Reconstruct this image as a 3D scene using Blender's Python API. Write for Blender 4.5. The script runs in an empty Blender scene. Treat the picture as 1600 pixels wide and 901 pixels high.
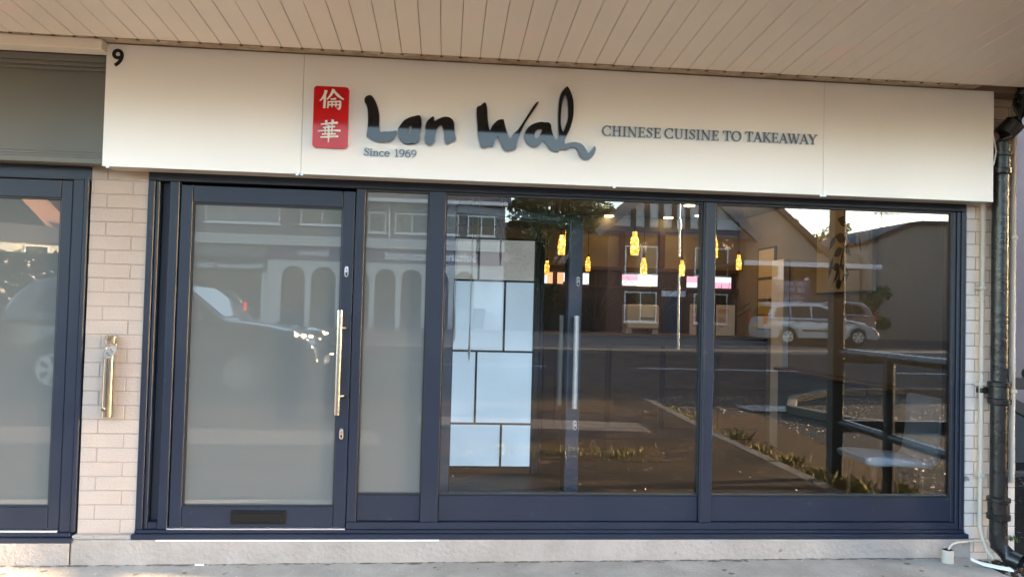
import bpy, bmesh, math, random
from mathutils import Vector, Matrix
R = math.radians
rnd = random.Random(7)
scene = bpy.context.scene
COL = scene.collection

# ---------------------------------------------------------------- camera
cam_d = bpy.data.cameras.new("camera")
cam = bpy.data.objects.new("camera", cam_d); COL.objects.link(cam)
scene.camera = cam
cam_d.sensor_width = 36.0; cam_d.lens = 26.55
cam_d.clip_start = 0.05; cam_d.clip_end = 3000
YAW, PITCH, ROLL = 0.08699, 0.02839, 0.02567
fwd = Vector((math.sin(YAW)*math.cos(PITCH), math.cos(YAW)*math.cos(PITCH), math.sin(PITCH)))
r0 = Vector((math.cos(YAW), -math.sin(YAW), 0)); u0 = r0.cross(fwd)
rr = r0*math.cos(ROLL)+u0*math.sin(ROLL); uu = -r0*math.sin(ROLL)+u0*math.cos(ROLL)
M = Matrix((rr, uu, -fwd)).transposed().to_4x4(); M.translation = Vector((0, -4.2, 1.40))
cam.matrix_world = M

# ---------------------------------------------------------------- sky, sun, exposure
SUN_EL, SUN_AZ = R(12.0), R(100.0)      # azimuth clockwise from +Y: low from the right, a little behind the camera
world = bpy.data.worlds.new("World"); scene.world = world; world.use_nodes = True
wn = world.node_tree.nodes; wl = world.node_tree.links
sky = wn.new("ShaderNodeTexSky"); sky.sky_type = 'NISHITA'; sky.sun_disc = False
sky.sun_elevation = SUN_EL; sky.sun_rotation = SUN_AZ
sky.air_density = 1.0; sky.dust_density = 2.2; sky.ozone_density = 1.0
bg = wn["Background"]; bg.inputs[1].default_value = 0.15
wl.new(sky.outputs[0], bg.inputs[0])
sd = bpy.data.lights.new("sun", 'SUN'); sd.energy = 5.0; sd.angle = R(0.6); sd.color = (1.0, 0.72, 0.43)
sun = bpy.data.objects.new("sun", sd); COL.objects.link(sun)
sdir = Vector((math.sin(SUN_AZ)*math.cos(SUN_EL), math.cos(SUN_AZ)*math.cos(SUN_EL), math.sin(SUN_EL)))
sun.rotation_euler = (-sdir).to_track_quat('-Z', 'Y').to_euler()
sun.location = sdir*60
vs = scene.view_settings
vs.view_transform = 'Standard'; vs.look = 'None'; vs.gamma = 1.0; vs.use_curve_mapping = False
vs.exposure = 4.05
scene.render.engine = 'CYCLES'
cy = scene.cycles
cy.use_denoising = True
try: cy.denoiser = 'OPENIMAGEDENOISE'
except Exception: pass
cy.max_bounces = 10; cy.transparent_max_bounces = 16; cy.glossy_bounces = 6; cy.diffuse_bounces = 5
cy.use_adaptive_sampling = False
cy.caustics_reflective = False; cy.caustics_refractive = False
cy.sample_clamp_indirect = 6.0

# ---------------------------------------------------------------- materials
def mat(name, c, rough=0.6, metal=0.0, spec=0.5, c2=None, nscale=8.0, namt=0.5, bump=0.0, bscale=60.0, coat=0.0, emit=None, estr=0.0, stretch=None, rvar=0.0, spots=None):
    """Principled with object-space noise: c -> c2 blotches, fine bump, roughness change, optional sparse spots"""
    m = bpy.data.materials.new(name); m.use_nodes = True
    n = m.node_tree.nodes; l = m.node_tree.links; p = n["Principled BSDF"]
    p.inputs["Base Color"].default_value = (*c, 1); p.inputs["Roughness"].default_value = rough
    p.inputs["Metallic"].default_value = metal; p.inputs["Specular IOR Level"].default_value = spec
    p.inputs["Coat Weight"].default_value = coat; p.inputs["Coat Roughness"].default_value = 0.03
    tc = n.new("ShaderNodeTexCoord"); geo = n.new("ShaderNodeNewGeometry")
    src = geo.outputs["Position"]
    if stretch:
        mp = n.new("ShaderNodeMapping"); mp.inputs["Scale"].default_value = stretch
        l.new(src, mp.inputs[0]); src = mp.outputs[0]
    if c2 is not None:
        t = n.new("ShaderNodeTexNoise"); t.inputs["Scale"].default_value = nscale; t.inputs["Detail"].default_value = 6; t.inputs["Roughness"].default_value = 0.62
        l.new(src, t.inputs["Vector"])
        rp = n.new("ShaderNodeValToRGB"); rp.color_ramp.elements[0].position = 0.5-namt/2; rp.color_ramp.elements[1].position = 0.5+namt/2
        rp.color_ramp.elements[0].color = (*c, 1); rp.color_ramp.elements[1].color = (*c2, 1)
        l.new(t.outputs["Fac"], rp.inputs[0]); last = rp.outputs[0]
        if spots:
            t3 = n.new("ShaderNodeTexNoise"); t3.inputs["Scale"].default_value = spots[1]; t3.inputs["Detail"].default_value = 3
            l.new(src, t3.inputs["Vector"])
            r3 = n.new("ShaderNodeValToRGB"); r3.color_ramp.elements[0].position = spots[2]; r3.color_ramp.elements[1].position = spots[2]+0.05
            l.new(t3.outputs["Fac"], r3.inputs[0])
            mx = n.new("ShaderNodeMix"); mx.data_type = 'RGBA'; l.new(r3.outputs[0], mx.inputs[0]); l.new(last, mx.inputs[6]); mx.inputs[7].default_value = (*spots[0], 1)
            last = mx.outputs[2]
        l.new(last, p.inputs["Base Color"])
        if rvar:
            mr = n.new("ShaderNodeMapRange"); mr.inputs[3].default_value = rough-rvar; mr.inputs[4].default_value = rough+rvar
            l.new(t.outputs["Fac"], mr.inputs[0]); l.new(mr.outputs[0], p.inputs["Roughness"])
    if bump:
        t2 = n.new("ShaderNodeTexNoise"); t2.inputs["Scale"].default_value = bscale; t2.inputs["Detail"].default_value = 4
        l.new(src, t2.inputs["Vector"])
        b = n.new("ShaderNodeBump"); b.inputs["Strength"].default_value = bump; b.inputs["Distance"].default_value = 0.01
        l.new(t2.outputs["Fac"], b.inputs["Height"]); l.new(b.outputs[0], p.inputs["Normal"])
    if emit and estr < 0.06:      # screen panels: uneven glow added in place of daylight
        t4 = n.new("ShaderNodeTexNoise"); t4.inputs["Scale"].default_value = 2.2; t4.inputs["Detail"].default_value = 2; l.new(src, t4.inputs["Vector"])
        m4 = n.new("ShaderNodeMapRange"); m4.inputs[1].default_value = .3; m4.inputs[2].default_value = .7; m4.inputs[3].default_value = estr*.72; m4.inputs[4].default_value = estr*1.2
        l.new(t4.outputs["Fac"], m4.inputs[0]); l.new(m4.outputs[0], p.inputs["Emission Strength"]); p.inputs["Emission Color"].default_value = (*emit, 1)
    elif emit:
        p.inputs["Emission Color"].default_value = (*emit, 1); p.inputs["Emission Strength"].default_value = estr
    return m

def glass_mat(name, boost, tint=(1, 1, 1), wav=0.0):
    """thin pane: mirror reflection by Fresnel plus a coating, rest passes straight through"""
    m = bpy.data.materials.new(name); m.use_nodes = True
    n = m.node_tree.nodes; l = m.node_tree.links; n.clear()
    out = n.new("ShaderNodeOutputMaterial"); mx = n.new("ShaderNodeMixShader")
    tr = n.new("ShaderNodeBsdfTransparent"); tr.inputs[0].default_value = (*tint, 1)
    gl = n.new("ShaderNodeBsdfGlossy"); gl.inputs["Roughness"].default_value = 0.0; gl.inputs[0].default_value = (1, 1, 1, 1)
    fr = n.new("ShaderNodeFresnel"); fr.inputs[0].default_value = 1.5
    ad = n.new("ShaderNodeMath"); ad.operation = 'ADD'; ad.inputs[1].default_value = boost; ad.use_clamp = True
    l.new(fr.outputs[0], ad.inputs[0]); l.new(ad.outputs[0], mx.inputs[0])
    l.new(tr.outputs[0], mx.inputs[1]); l.new(gl.outputs[0], mx.inputs[2]); l.new(mx.outputs[0], out.inputs[0])
    if wav:
        g = n.new("ShaderNodeNewGeometry"); t = n.new("ShaderNodeTexNoise"); t.inputs["Scale"].default_value = 1.6; t.inputs["Detail"].default_value = 1
        l.new(g.outputs["Position"], t.inputs["Vector"])
        b = n.new("ShaderNodeBump"); b.inputs["Strength"].default_value = wav; b.inputs["Distance"].default_value = 0.01
        l.new(t.outputs["Fac"], b.inputs["Height"]); l.new(b.outputs[0], gl.inputs["Normal"])
    return m

MT = {}
MT['navy'] = mat("navy_paint", (0.0095, 0.0142, 0.0285), 0.40, spec=0.36, c2=(0.012, 0.0175, 0.0335), nscale=3, bump=0.06, bscale=300, rvar=0.10, spots=((0.026, 0.031, 0.046), 13, 0.68))
MT["navy_in_lifted"] = mat("navy_inner_door_lifted", (0.085, 0.105, 0.145), 0.4, c2=(0.0480, 0.0624, 0.0880), nscale=3)  # same navy made lighter, painting in light the inner door does not get
MT['navy_dark'] = mat("navy_gap", (0.012, 0.015, 0.026), 0.6)
MT['gasket'] = mat("black_gasket", (0.008, 0.008, 0.009), 0.5)
MT['window'] = glass_mat("window_glass", 0.024, wav=0.012)
MT['door_glass'] = glass_mat("inner_glass", 0.0)
MT['frost'] = mat("frosted_film_glass", (0.1240, 0.1296, 0.1264), 0.0, spec=0.5, c2=(0.1136, 0.1200, 0.1176), nscale=1.2, namt=0.8)
MT['frost'].node_tree.nodes["Principled BSDF"].inputs["IOR"].default_value = 1.8
MT['sign'] = mat("white_sign_board", (0.80, 0.81, 0.83), 0.32, c2=(0.77, 0.785, 0.81), nscale=1.5, rvar=0.04)
MT['sign_edge'] = mat("sign_return", (0.45, 0.43, 0.40), 0.5)
MT['letter'] = mat("black_acrylic", (0.006, 0.006, 0.007), 0.04, spec=0.34)
MT['silver_edge'] = mat("letter_white_edge", (0.62, 0.65, 0.70), 0.2, c2=(0.5, 0.53, 0.58), nscale=30)
MT['letter_flat'] = mat("letter_face_sky_tone", (0.0480, 0.0624, 0.0784), 0.15, spec=0.8)  # slate tone paints in the sky mirrored by glossy black letters
MT['red'] = mat("red_acrylic", (0.50, 0.007, 0.011), 0.08, spec=0.22)
MT['white'] = mat("white_plastic", (0.78, 0.78, 0.77), 0.35)
MT['black'] = mat("black_plastic", (0.005, 0.005, 0.005), 0.45, spec=0.25)
MT['soffit'] = mat("soffit_board", (0.84, 0.79, 0.72), 0.42, c2=(0.76, 0.71, 0.64), nscale=1.1, namt=0.6, rvar=0.08, spots=((0.85, 0.74, 0.67), 2.6, 0.64))
MT['soffit_dirty'] = mat("soffit_trim_dirty", (0.52, 0.44, 0.34), 0.6, c2=(0.22, 0.16, 0.10), nscale=9, namt=0.35)
MT['groove'] = mat("soffit_groove", (0.26, 0.20, 0.15), 0.8)
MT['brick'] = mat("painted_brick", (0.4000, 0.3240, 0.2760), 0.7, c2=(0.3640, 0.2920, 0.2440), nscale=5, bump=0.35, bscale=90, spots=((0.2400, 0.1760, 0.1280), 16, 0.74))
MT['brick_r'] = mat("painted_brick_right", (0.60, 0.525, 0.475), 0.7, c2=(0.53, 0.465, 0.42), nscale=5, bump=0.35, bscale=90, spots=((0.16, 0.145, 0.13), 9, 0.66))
MT['joint'] = mat("painted_mortar", (0.3360, 0.2680, 0.2240), 0.85, c2=(0.2800, 0.2240, 0.1880), nscale=12, bump=0.3)
MT['plinth'] = mat("painted_plinth", (0.35, 0.30, 0.265), 0.8, c2=(0.255, 0.218, 0.19), nscale=5, namt=0.5, bump=0.8, bscale=40, spots=((0.16, 0.135, 0.115), 22, 0.71))
MT['grey_fascia'] = mat("olive_grey_fascia", (0.1425, 0.1406, 0.1235), 0.5, c2=(0.1283, 0.1254, 0.1111), nscale=2, rvar=0.08)
MT['steel'] = mat("brushed_steel", (0.62, 0.60, 0.57), 0.22, metal=1.0, bump=0.04, bscale=200, stretch=(1, 1, 0.02))
MT['brass'] = mat("warm_polished_steel", (0.74, 0.68, 0.58), 0.15, metal=1.0, bump=0.03, bscale=120, stretch=(1, 1, 0.05))
MT['bar'] = mat('lifted_bar', (0.78, 0.77, 0.74), 0.35, metal=0.35)  # paler than the steel, offsets the dark room it would mirror
MT['alu'] = mat("aluminium", (0.60, 0.62, 0.65), 0.35, metal=0.8)
MT['chrome'] = mat("chrome", (0.75, 0.75, 0.74), 0.08, metal=1.0)
MT['iron'] = mat("black_iron_pipe", (0.007, 0.008, 0.009), 0.28, c2=(0.016, 0.017, 0.018), nscale=9, bump=0.35, bscale=25, rvar=0.12)
MT['pvc'] = mat("painted_pipe", (0.50, 0.44, 0.37), 0.5, c2=(0.42, 0.37, 0.31), nscale=8, spots=((0.2, 0.15, 0.11), 14, 0.7))
MT['concrete'] = mat("pavement_concrete", (0.36, 0.33, 0.295), 0.9, c2=(0.20, 0.185, 0.165), nscale=3.5, namt=0.5, bump=0.7, bscale=70, spots=((0.46, 0.43, 0.39), 40, 0.68))
MT['forecourt'] = mat("worn_brown_asphalt", (0.046, 0.030, 0.018), 0.9, spec=0.08, c2=(0.010, 0.008, 0.006), nscale=1.3, namt=0.26, bump=0.7, bscale=22, spots=((0.10, 0.072, 0.046), 7, 0.64))
MT['asphalt'] = mat("asphalt", (0.036, 0.032, 0.030), 0.9, spec=0.08, c2=(0.02, 0.018, 0.017), nscale=1.5, bump=0.6, bscale=40, spots=((0.09, 0.085, 0.08), 60, 0.66))
MT['gravel'] = mat("worn_gravel_asphalt", (0.026, 0.022, 0.019), 0.85, spec=0.08, c2=(0.012, 0.011, 0.010), nscale=3, bump=1.0, bscale=28, spots=((0.26, 0.22, 0.17), 22, 0.64))
MT['stones'] = mat('pale_stones', (0.34, 0.29, 0.23), 0.6, c2=(0.16, 0.14, 0.12), nscale=20)
MT['pave_far'] = mat("pavement_slabs", (0.14, 0.12, 0.10), 0.85, spec=0.08, c2=(0.085, 0.073, 0.062), nscale=1.5, bump=0.4, bscale=20)
MT['earth'] = mat("bare_earth", (0.035, 0.023, 0.013), 0.95, spec=0.08, c2=(0.075, 0.048, 0.024), nscale=14, bump=1.0, bscale=30)
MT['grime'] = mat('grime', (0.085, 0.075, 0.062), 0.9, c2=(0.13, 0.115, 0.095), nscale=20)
MT['kerb'] = mat("kerb_stone", (0.15, 0.135, 0.115), 0.85, spec=0.08, c2=(0.085, 0.077, 0.068), nscale=6, bump=0.4)
MT['line'] = mat("road_paint", (0.62, 0.61, 0.58), 0.7, c2=(0.4, 0.39, 0.37), nscale=9)
MT['leaf'] = mat("leaf", (0.045, 0.085, 0.022), 0.55, c2=(0.09, 0.12, 0.03), nscale=2)
MT['leaf_dark'] = mat("leaf_dark", (0.03, 0.06, 0.022), 0.6, c2=(0.06, 0.09, 0.03), nscale=2)
MT['bark'] = mat("bark", (0.07, 0.052, 0.038), 0.9, c2=(0.045, 0.034, 0.026), nscale=12, bump=0.6)
MT['weed'] = mat("weed_leaf", (0.16, 0.17, 0.035), 0.6, c2=(0.22, 0.18, 0.05), nscale=8)
MT['redbrick'] = mat("red_brick_wall", (0.17, 0.085, 0.06), 0.85, c2=(0.12, 0.06, 0.045), nscale=6, bump=0.3)
MT['beigebrick'] = mat("beige_wall", (0.36, 0.29, 0.22), 0.85, c2=(0.30, 0.24, 0.185), nscale=2, bump=0.2)
MT['render_w'] = mat("white_render", (0.62, 0.61, 0.58), 0.8, c2=(0.52, 0.51, 0.48), nscale=1.5)
MT['greyrender'] = mat("grey_render", (0.20, 0.20, 0.20), 0.85, c2=(0.16, 0.16, 0.16), nscale=2)
MT['pinkrender'] = mat("pink_render", (0.27, 0.20, 0.185), 0.9, c2=(0.21, 0.155, 0.145), nscale=3, bump=0.3)
MT['tile'] = mat("roof_tile", (0.16, 0.075, 0.05), 0.8, c2=(0.10, 0.055, 0.042), nscale=5, bump=0.4, bscale=12)
MT['slate'] = mat("roof_slate", (0.07, 0.065, 0.062), 0.7, c2=(0.05, 0.047, 0.045), nscale=4, bump=0.3, bscale=12)
MT['timber'] = mat("dark_timber", (0.028, 0.025, 0.024), 0.6, c2=(0.04, 0.034, 0.03), nscale=6)
MT['bluebeam'] = mat("painted_beam", (0.05, 0.06, 0.085), 0.6, c2=(0.065, 0.075, 0.1), nscale=4)
MT['dpane'] = mat("house_glass", (0.02, 0.024, 0.028), 0.03, spec=0.8)
MT['curtain'] = mat("net_curtain", (0.36, 0.36, 0.35), 0.8, c2=(0.26, 0.26, 0.26), nscale=10, stretch=(8, 1, 0.3))
MT['shopdark'] = mat("dark_shop_front", (0.045, 0.045, 0.05), 0.5)
MT['purple'] = mat("purple_board", (0.10, 0.065, 0.12), 0.6)
MT['cream_print'] = mat("pale_print", (0.62, 0.60, 0.58), 0.7)
MT['silver_paint'] = mat("silver_car_paint", (0.42, 0.42, 0.43), 0.3, metal=0.35, coat=0.8)
MT["grey_paint"] = mat("grey_car_paint", (0.17, 0.175, 0.18), 0.28, metal=0.4, coat=0.8)
MT['dark_paint'] = mat("dark_car_paint", (0.012, 0.013, 0.016), 0.2, coat=1.0)
MT['car_glass'] = mat("car_glass", (0.008, 0.01, 0.011), 0.03, spec=0.3)
MT['car_glass_clear'] = mat("windscreen_glass", (0.10, 0.13, 0.15), 0.03, spec=1.0, coat=0.6)
MT['tyre'] = mat("tyre", (0.014, 0.014, 0.014), 0.85)
MT['lamp_lens'] = mat("headlamp_lens", (0.72, 0.70, 0.66), 0.07, metal=0.9)
MT['lamp_glint'] = mat("headlamp_sun_glint", (0.9, 0.8, 0.6), 0.2, emit=(1.0, 0.72, 0.38), estr=5.0)  # emission stands in for sun glinting off the headlamp
MT['tail'] = mat("tail_lamp", (0.35, 0.01, 0.01), 0.15, spec=0.8)
MT['tail_lit'] = mat("tail_lamp_lit", (0.6, 0.02, 0.02), 0.2, emit=(1.0, 0.05, 0.05), estr=0.10)
MT['plate_y'] = mat("yellow_plate", (0.62, 0.42, 0.05), 0.5)
MT['trim'] = mat("grey_trim", (0.05, 0.05, 0.052), 0.6)
# interior
MT['in_wall'] = mat("interior_warm_wall", (0.19, 0.155, 0.118), 0.8, c2=(0.15, 0.125, 0.095), nscale=2)
MT['in_dark'] = mat("interior_dark_wall", (0.018, 0.0135, 0.012), 0.7, c2=(0.012, 0.009, 0.008), nscale=4)
MT['in_red'] = mat("interior_brown_red", (0.06, 0.027, 0.022), 0.7, c2=(0.04, 0.02, 0.017), nscale=5)
MT['in_ceil'] = mat("interior_ceiling", (0.05, 0.044, 0.04), 0.85)
MT['wood'] = mat("brown_wood", (0.11, 0.055, 0.024), 0.5, c2=(0.06, 0.03, 0.014), nscale=5, stretch=(1, 6, 6))
MT['floor_wood'] = mat("dark_floor", (0.022, 0.014, 0.009), 0.6, c2=(0.022, 0.016, 0.012), nscale=4, stretch=(1, 5, 1))
MT['screen_white'] = mat("white_screen_panel", (0.86, 0.88, 0.90), 0.5)
MT['screen_glow'] = mat("daylight_glow_panel", (0.80, 0.84, 0.88), 0.4, emit=(0.52, 0.78, 1.0), estr=0.034)  # no lamp behind: glow added where daylight leaves the panels too dark
MT['screen_glow_dim'] = mat("daylight_glow_panel_dim", (0.74, 0.76, 0.74), 0.4, emit=(0.80, 0.86, 0.84), estr=0.018)  # weaker added glow for the top row, which the canopy shades
MT['screen_frame'] = mat("screen_frame", (0.022, 0.025, 0.027), 0.5)
MT['seat_blue'] = mat("pale_blue_seat", (0.30, 0.37, 0.43), 0.45)
MT['teal'] = mat("teal_panel", (0.03, 0.044, 0.048), 0.6)
MT['canvas'] = mat("beige_canvas", (0.46, 0.385, 0.28), 0.8, c2=(0.38, 0.31, 0.22), nscale=2)
MT['ink'] = mat("black_ink", (0.008, 0.008, 0.009), 0.7)
MT['downlight'] = mat("downlight_lamp", (0.9, 0.8, 0.6), 0.4, emit=(1.0, 0.66, 0.22), estr=3.0)
MT['menu'] = mat("menu_light_board", (0.5, 0.5, 0.5), 0.4, emit=(0.75, 0.80, 0.92), estr=0.10)
MT['menu_pink'] = mat("menu_pink", (0.5, 0.2, 0.3), 0.4, emit=(0.80, 0.36, 0.50), estr=0.10)
MT['menu_orange'] = mat("menu_orange", (0.5, 0.3, 0.2), 0.4, emit=(0.75, 0.30, 0.14), estr=0.14)
MT['menu_yellow'] = mat("menu_yellow", (0.6, 0.5, 0.2), 0.4, emit=(1.0, 0.72, 0.25), estr=0.5)
MT['paper'] = mat("paper", (0.56, 0.54, 0.50), 0.8)
MT['redprint'] = mat("red_print", (0.55, 0.08, 0.06), 0.8)
MT['yellow'] = mat("yellow_notice", (0.34, 0.25, 0.03), 0.6)
MT['cord'] = mat("white_cord", (0.80, 0.76, 0.70), 0.4)
def bottle_mat():
    m = bpy.data.materials.new("amber_bubble_glass_lamp"); m.use_nodes = True
    n = m.node_tree.nodes; l = m.node_tree.links; p = n["Principled BSDF"]
    g = n.new("ShaderNodeNewGeometry"); v = n.new("ShaderNodeTexVoronoi"); v.inputs["Scale"].default_value = 42
    l.new(g.outputs["Position"], v.inputs["Vector"])
    rp = n.new("ShaderNodeValToRGB"); e = rp.color_ramp.elements
    e[0].position = 0.12; e[0].color = (1.0, 0.62, 0.12, 1); e[1].position = 0.42; e[1].color = (0.10, 0.04, 0.005, 1)
    l.new(v.outputs["Distance"], rp.inputs[0]); l.new(rp.outputs[0], p.inputs["Emission Color"])
    p.inputs["Emission Strength"].default_value = 0.85; p.inputs["Base Color"].default_value = (0.5, 0.3, 0.06, 1); p.inputs["Roughness"].default_value = 0.15
    return m
MT['bottle'] = bottle_mat()

# sign lettering outlines, metres on the sign face (x, z)
LOGO = {'l':[[(-0.459,2.4972),(-0.4531,2.5108),(-0.4403,2.5184),(-0.4273,2.519),(-0.4166,2.51),(-0.4001,2.4842),(-0.3876,2.4502),(-0.3795,2.408),(-0.3761,2.331),(-0.3536,2.3283),(-0.317,2.3311),(-0.291,2.336),(-0.2856,2.3326),(-0.2888,2.3164),(-0.3002,2.2946),(-0.3181,2.2789),(-0.3466,2.2712),(-0.378,2.2725),(-0.4096,2.2806),(-0.4334,2.2928),(-0.4425,2.2998),(-0.4398,2.3307),(-0.4376,2.3786),(-0.4403,2.4316),(-0.4475,2.4632),(-0.4574,2.4813)]],'a':[[(-0.2797,2.3435),(-0.2682,2.3654),(-0.248,2.393),(-0.2196,2.4104),(-0.1909,2.4197),(-0.1753,2.4242),(-0.163,2.4211),(-0.1571,2.3973),(-0.1553,2.3707),(-0.1597,2.3437),(-0.1643,2.3195),(-0.1624,2.3062),(-0.1712,2.2845),(-0.1866,2.2721),(-0.2025,2.2751),(-0.2207,2.2689),(-0.2392,2.2708),(-0.2579,2.2832),(-0.2717,2.3066)],[(-0.2252,2.33),(-0.2232,2.3515),(-0.2157,2.3668),(-0.2088,2.3655),(-0.2072,2.3469),(-0.2119,2.3253),(-0.2179,2.3144),(-0.2232,2.3168)]],'n':[[(-0.134,2.3663),(-0.1269,2.3934),(-0.1089,2.413),(-0.096,2.4217),(-0.0905,2.4166),(-0.0873,2.398),(-0.0665,2.4097),(-0.0403,2.4216),(-0.0138,2.4229),(0.005,2.4131),(0.0162,2.3948),(0.0197,2.3628),(0.0231,2.3362),(0.029,2.315),(0.0268,2.2988),(0.0059,2.2871),(-0.0124,2.2767),(-0.0258,2.283),(-0.0317,2.3015),(-0.0336,2.3335),(-0.0413,2.36),(-0.047,2.3758),(-0.0576,2.3763),(-0.0755,2.353),(-0.0802,2.3314),(-0.082,2.3046),(-0.0842,2.2884),(-0.1047,2.2661),(-0.1261,2.2732),(-0.1381,2.2887),(-0.1376,2.3074),(-0.1331,2.3343)]],'w':[[(0.1365,2.4759),(0.1575,2.4931),(0.1758,2.5091),(0.185,2.5053),(0.1928,2.4733),(0.1969,2.4196),(0.2092,2.3609),(0.2245,2.3886),(0.2506,2.4168),(0.272,2.4232),(0.2827,2.4226),(0.2916,2.3917),(0.3033,2.3545),(0.3214,2.323),(0.3411,2.3509),(0.3595,2.3679),(0.3855,2.407),(0.4218,2.4683),(0.4478,2.5102),(0.4663,2.529),(0.4692,2.5237),(0.451,2.4914),(0.4223,2.4466),(0.399,2.4076),(0.3785,2.3634),(0.3659,2.3304),(0.3586,2.2977),(0.3539,2.2705),(0.3354,2.2589),(0.3086,2.2534),(0.2924,2.258),(0.2784,2.2779),(0.2614,2.3148),(0.2539,2.3334),(0.2401,2.3085),(0.2302,2.2774),(0.2035,2.2745),(0.1823,2.2655),(0.1661,2.2702),(0.1548,2.2939),(0.1469,2.3311),(0.1415,2.39)]],'h':[[(0.3981,2.3373),(0.4019,2.3591),(0.4184,2.3869),(0.445,2.4071),(0.4826,2.4197),(0.5098,2.4183),(0.526,2.4191),(0.5399,2.4089),(0.5443,2.3819),(0.5549,2.3499),(0.5718,2.3262),(0.5851,2.3404),(0.582,2.4),(0.5796,2.4542),(0.581,2.5086),(0.5853,2.5578),(0.5981,2.5911),(0.6193,2.6167),(0.6291,2.6189),(0.6445,2.5935),(0.6579,2.556),(0.6628,2.5127),(0.6613,2.4581),(0.649,2.4031),(0.6335,2.3644),(0.618,2.3311),(0.6213,2.3068),(0.6429,2.3132),(0.6756,2.3185),(0.703,2.3143),(0.7253,2.2979),(0.7395,2.2767),(0.7508,2.2609),(0.7642,2.2751),(0.7801,2.2976),(0.7866,2.3006),(0.7897,2.2844),(0.781,2.2568),(0.7597,2.2314),(0.7379,2.2261),(0.7186,2.2323),(0.7018,2.2506),(0.6902,2.2773),(0.6762,2.2902),(0.6544,2.2903),(0.6275,2.2761),(0.6002,2.276),(0.5894,2.2755),(0.5869,2.2646),(0.5625,2.2635),(0.5405,2.2734),(0.5181,2.2994),(0.5014,2.3176),(0.4856,2.3007),(0.4697,2.2864),(0.4508,2.2818),(0.4263,2.2899),(0.4069,2.3106)],[(0.4521,2.3397),(0.4559,2.3616),(0.4701,2.3785),(0.4917,2.3811),(0.4894,2.3631),(0.4791,2.341),(0.4658,2.3312),(0.4566,2.3318)],[(0.5938,2.4277),(0.5951,2.4876),(0.6005,2.5368),(0.6122,2.5728),(0.6176,2.5758),(0.6275,2.549),(0.633,2.5003),(0.6332,2.4459),(0.6191,2.3963),(0.6072,2.3713),(0.5984,2.3953)]]}
LUN = [([(-0.6604,2.5321),(-0.6697,2.5025),(-0.6916,2.4749)],[0.0139,0.0107,0.0032]),([(-0.6657,2.5054),(-0.6657,2.4736),(-0.6677,2.4375)],[0.0107,0.0118,0.0107]),([(-0.6213,2.5394),(-0.6348,2.5096),(-0.6547,2.4837)],[0.0139,0.0107,0.0032]),([(-0.6244,2.5382),(-0.5986,2.5088),(-0.5668,2.4881)],[0.0075,0.0129,0.0054]),([(-0.6351,2.4857),(-0.6073,2.4903)],[0.0054,0.0086]),([(-0.6471,2.4734),(-0.6475,2.4533),(-0.6501,2.4383)],[0.0075,0.0086,0.0064]),([(-0.6501,2.4712),(-0.582,2.4767)],[0.0054,0.0075]),([(-0.5841,2.4777),(-0.5853,2.4511),(-0.59,2.4339)],[0.0075,0.0107,0.0086]),([(-0.59,2.4339),(-0.6016,2.4407)],[0.0075,0.0032]),([(-0.6274,2.4713),(-0.6276,2.4448)],[0.0059,0.0059]),([(-0.6068,2.4733),(-0.6069,2.4458)],[0.0059,0.0059]),([(-0.6476,2.4554),(-0.5856,2.4595)],[0.0048,0.0048])]
HUA = [([(-0.6824,2.3511),(-0.594,2.3638)],[0.0064,0.0107]),([(-0.6553,2.3735),(-0.6523,2.3462)],[0.0118,0.0075]),([(-0.6203,2.3784),(-0.6255,2.3485)],[0.0118,0.0064]),([(-0.6705,2.3337),(-0.6078,2.343)],[0.0059,0.0086]),([(-0.6977,2.3134),(-0.6494,2.3194),(-0.5792,2.3216)],[0.0064,0.0064,0.0096]),([(-0.6735,2.2987),(-0.6024,2.3041)],[0.0054,0.0075]),([(-0.6823,2.2825),(-0.5906,2.2909)],[0.0064,0.0096]),([(-0.6421,2.3477),(-0.64,2.3003),(-0.6402,2.2569)],[0.0086,0.0096,0.0054]),([(-0.6592,2.3364),(-0.657,2.2995)],[0.0064,0.0054]),([(-0.6232,2.3402),(-0.624,2.301)],[0.007,0.0054])]

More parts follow.
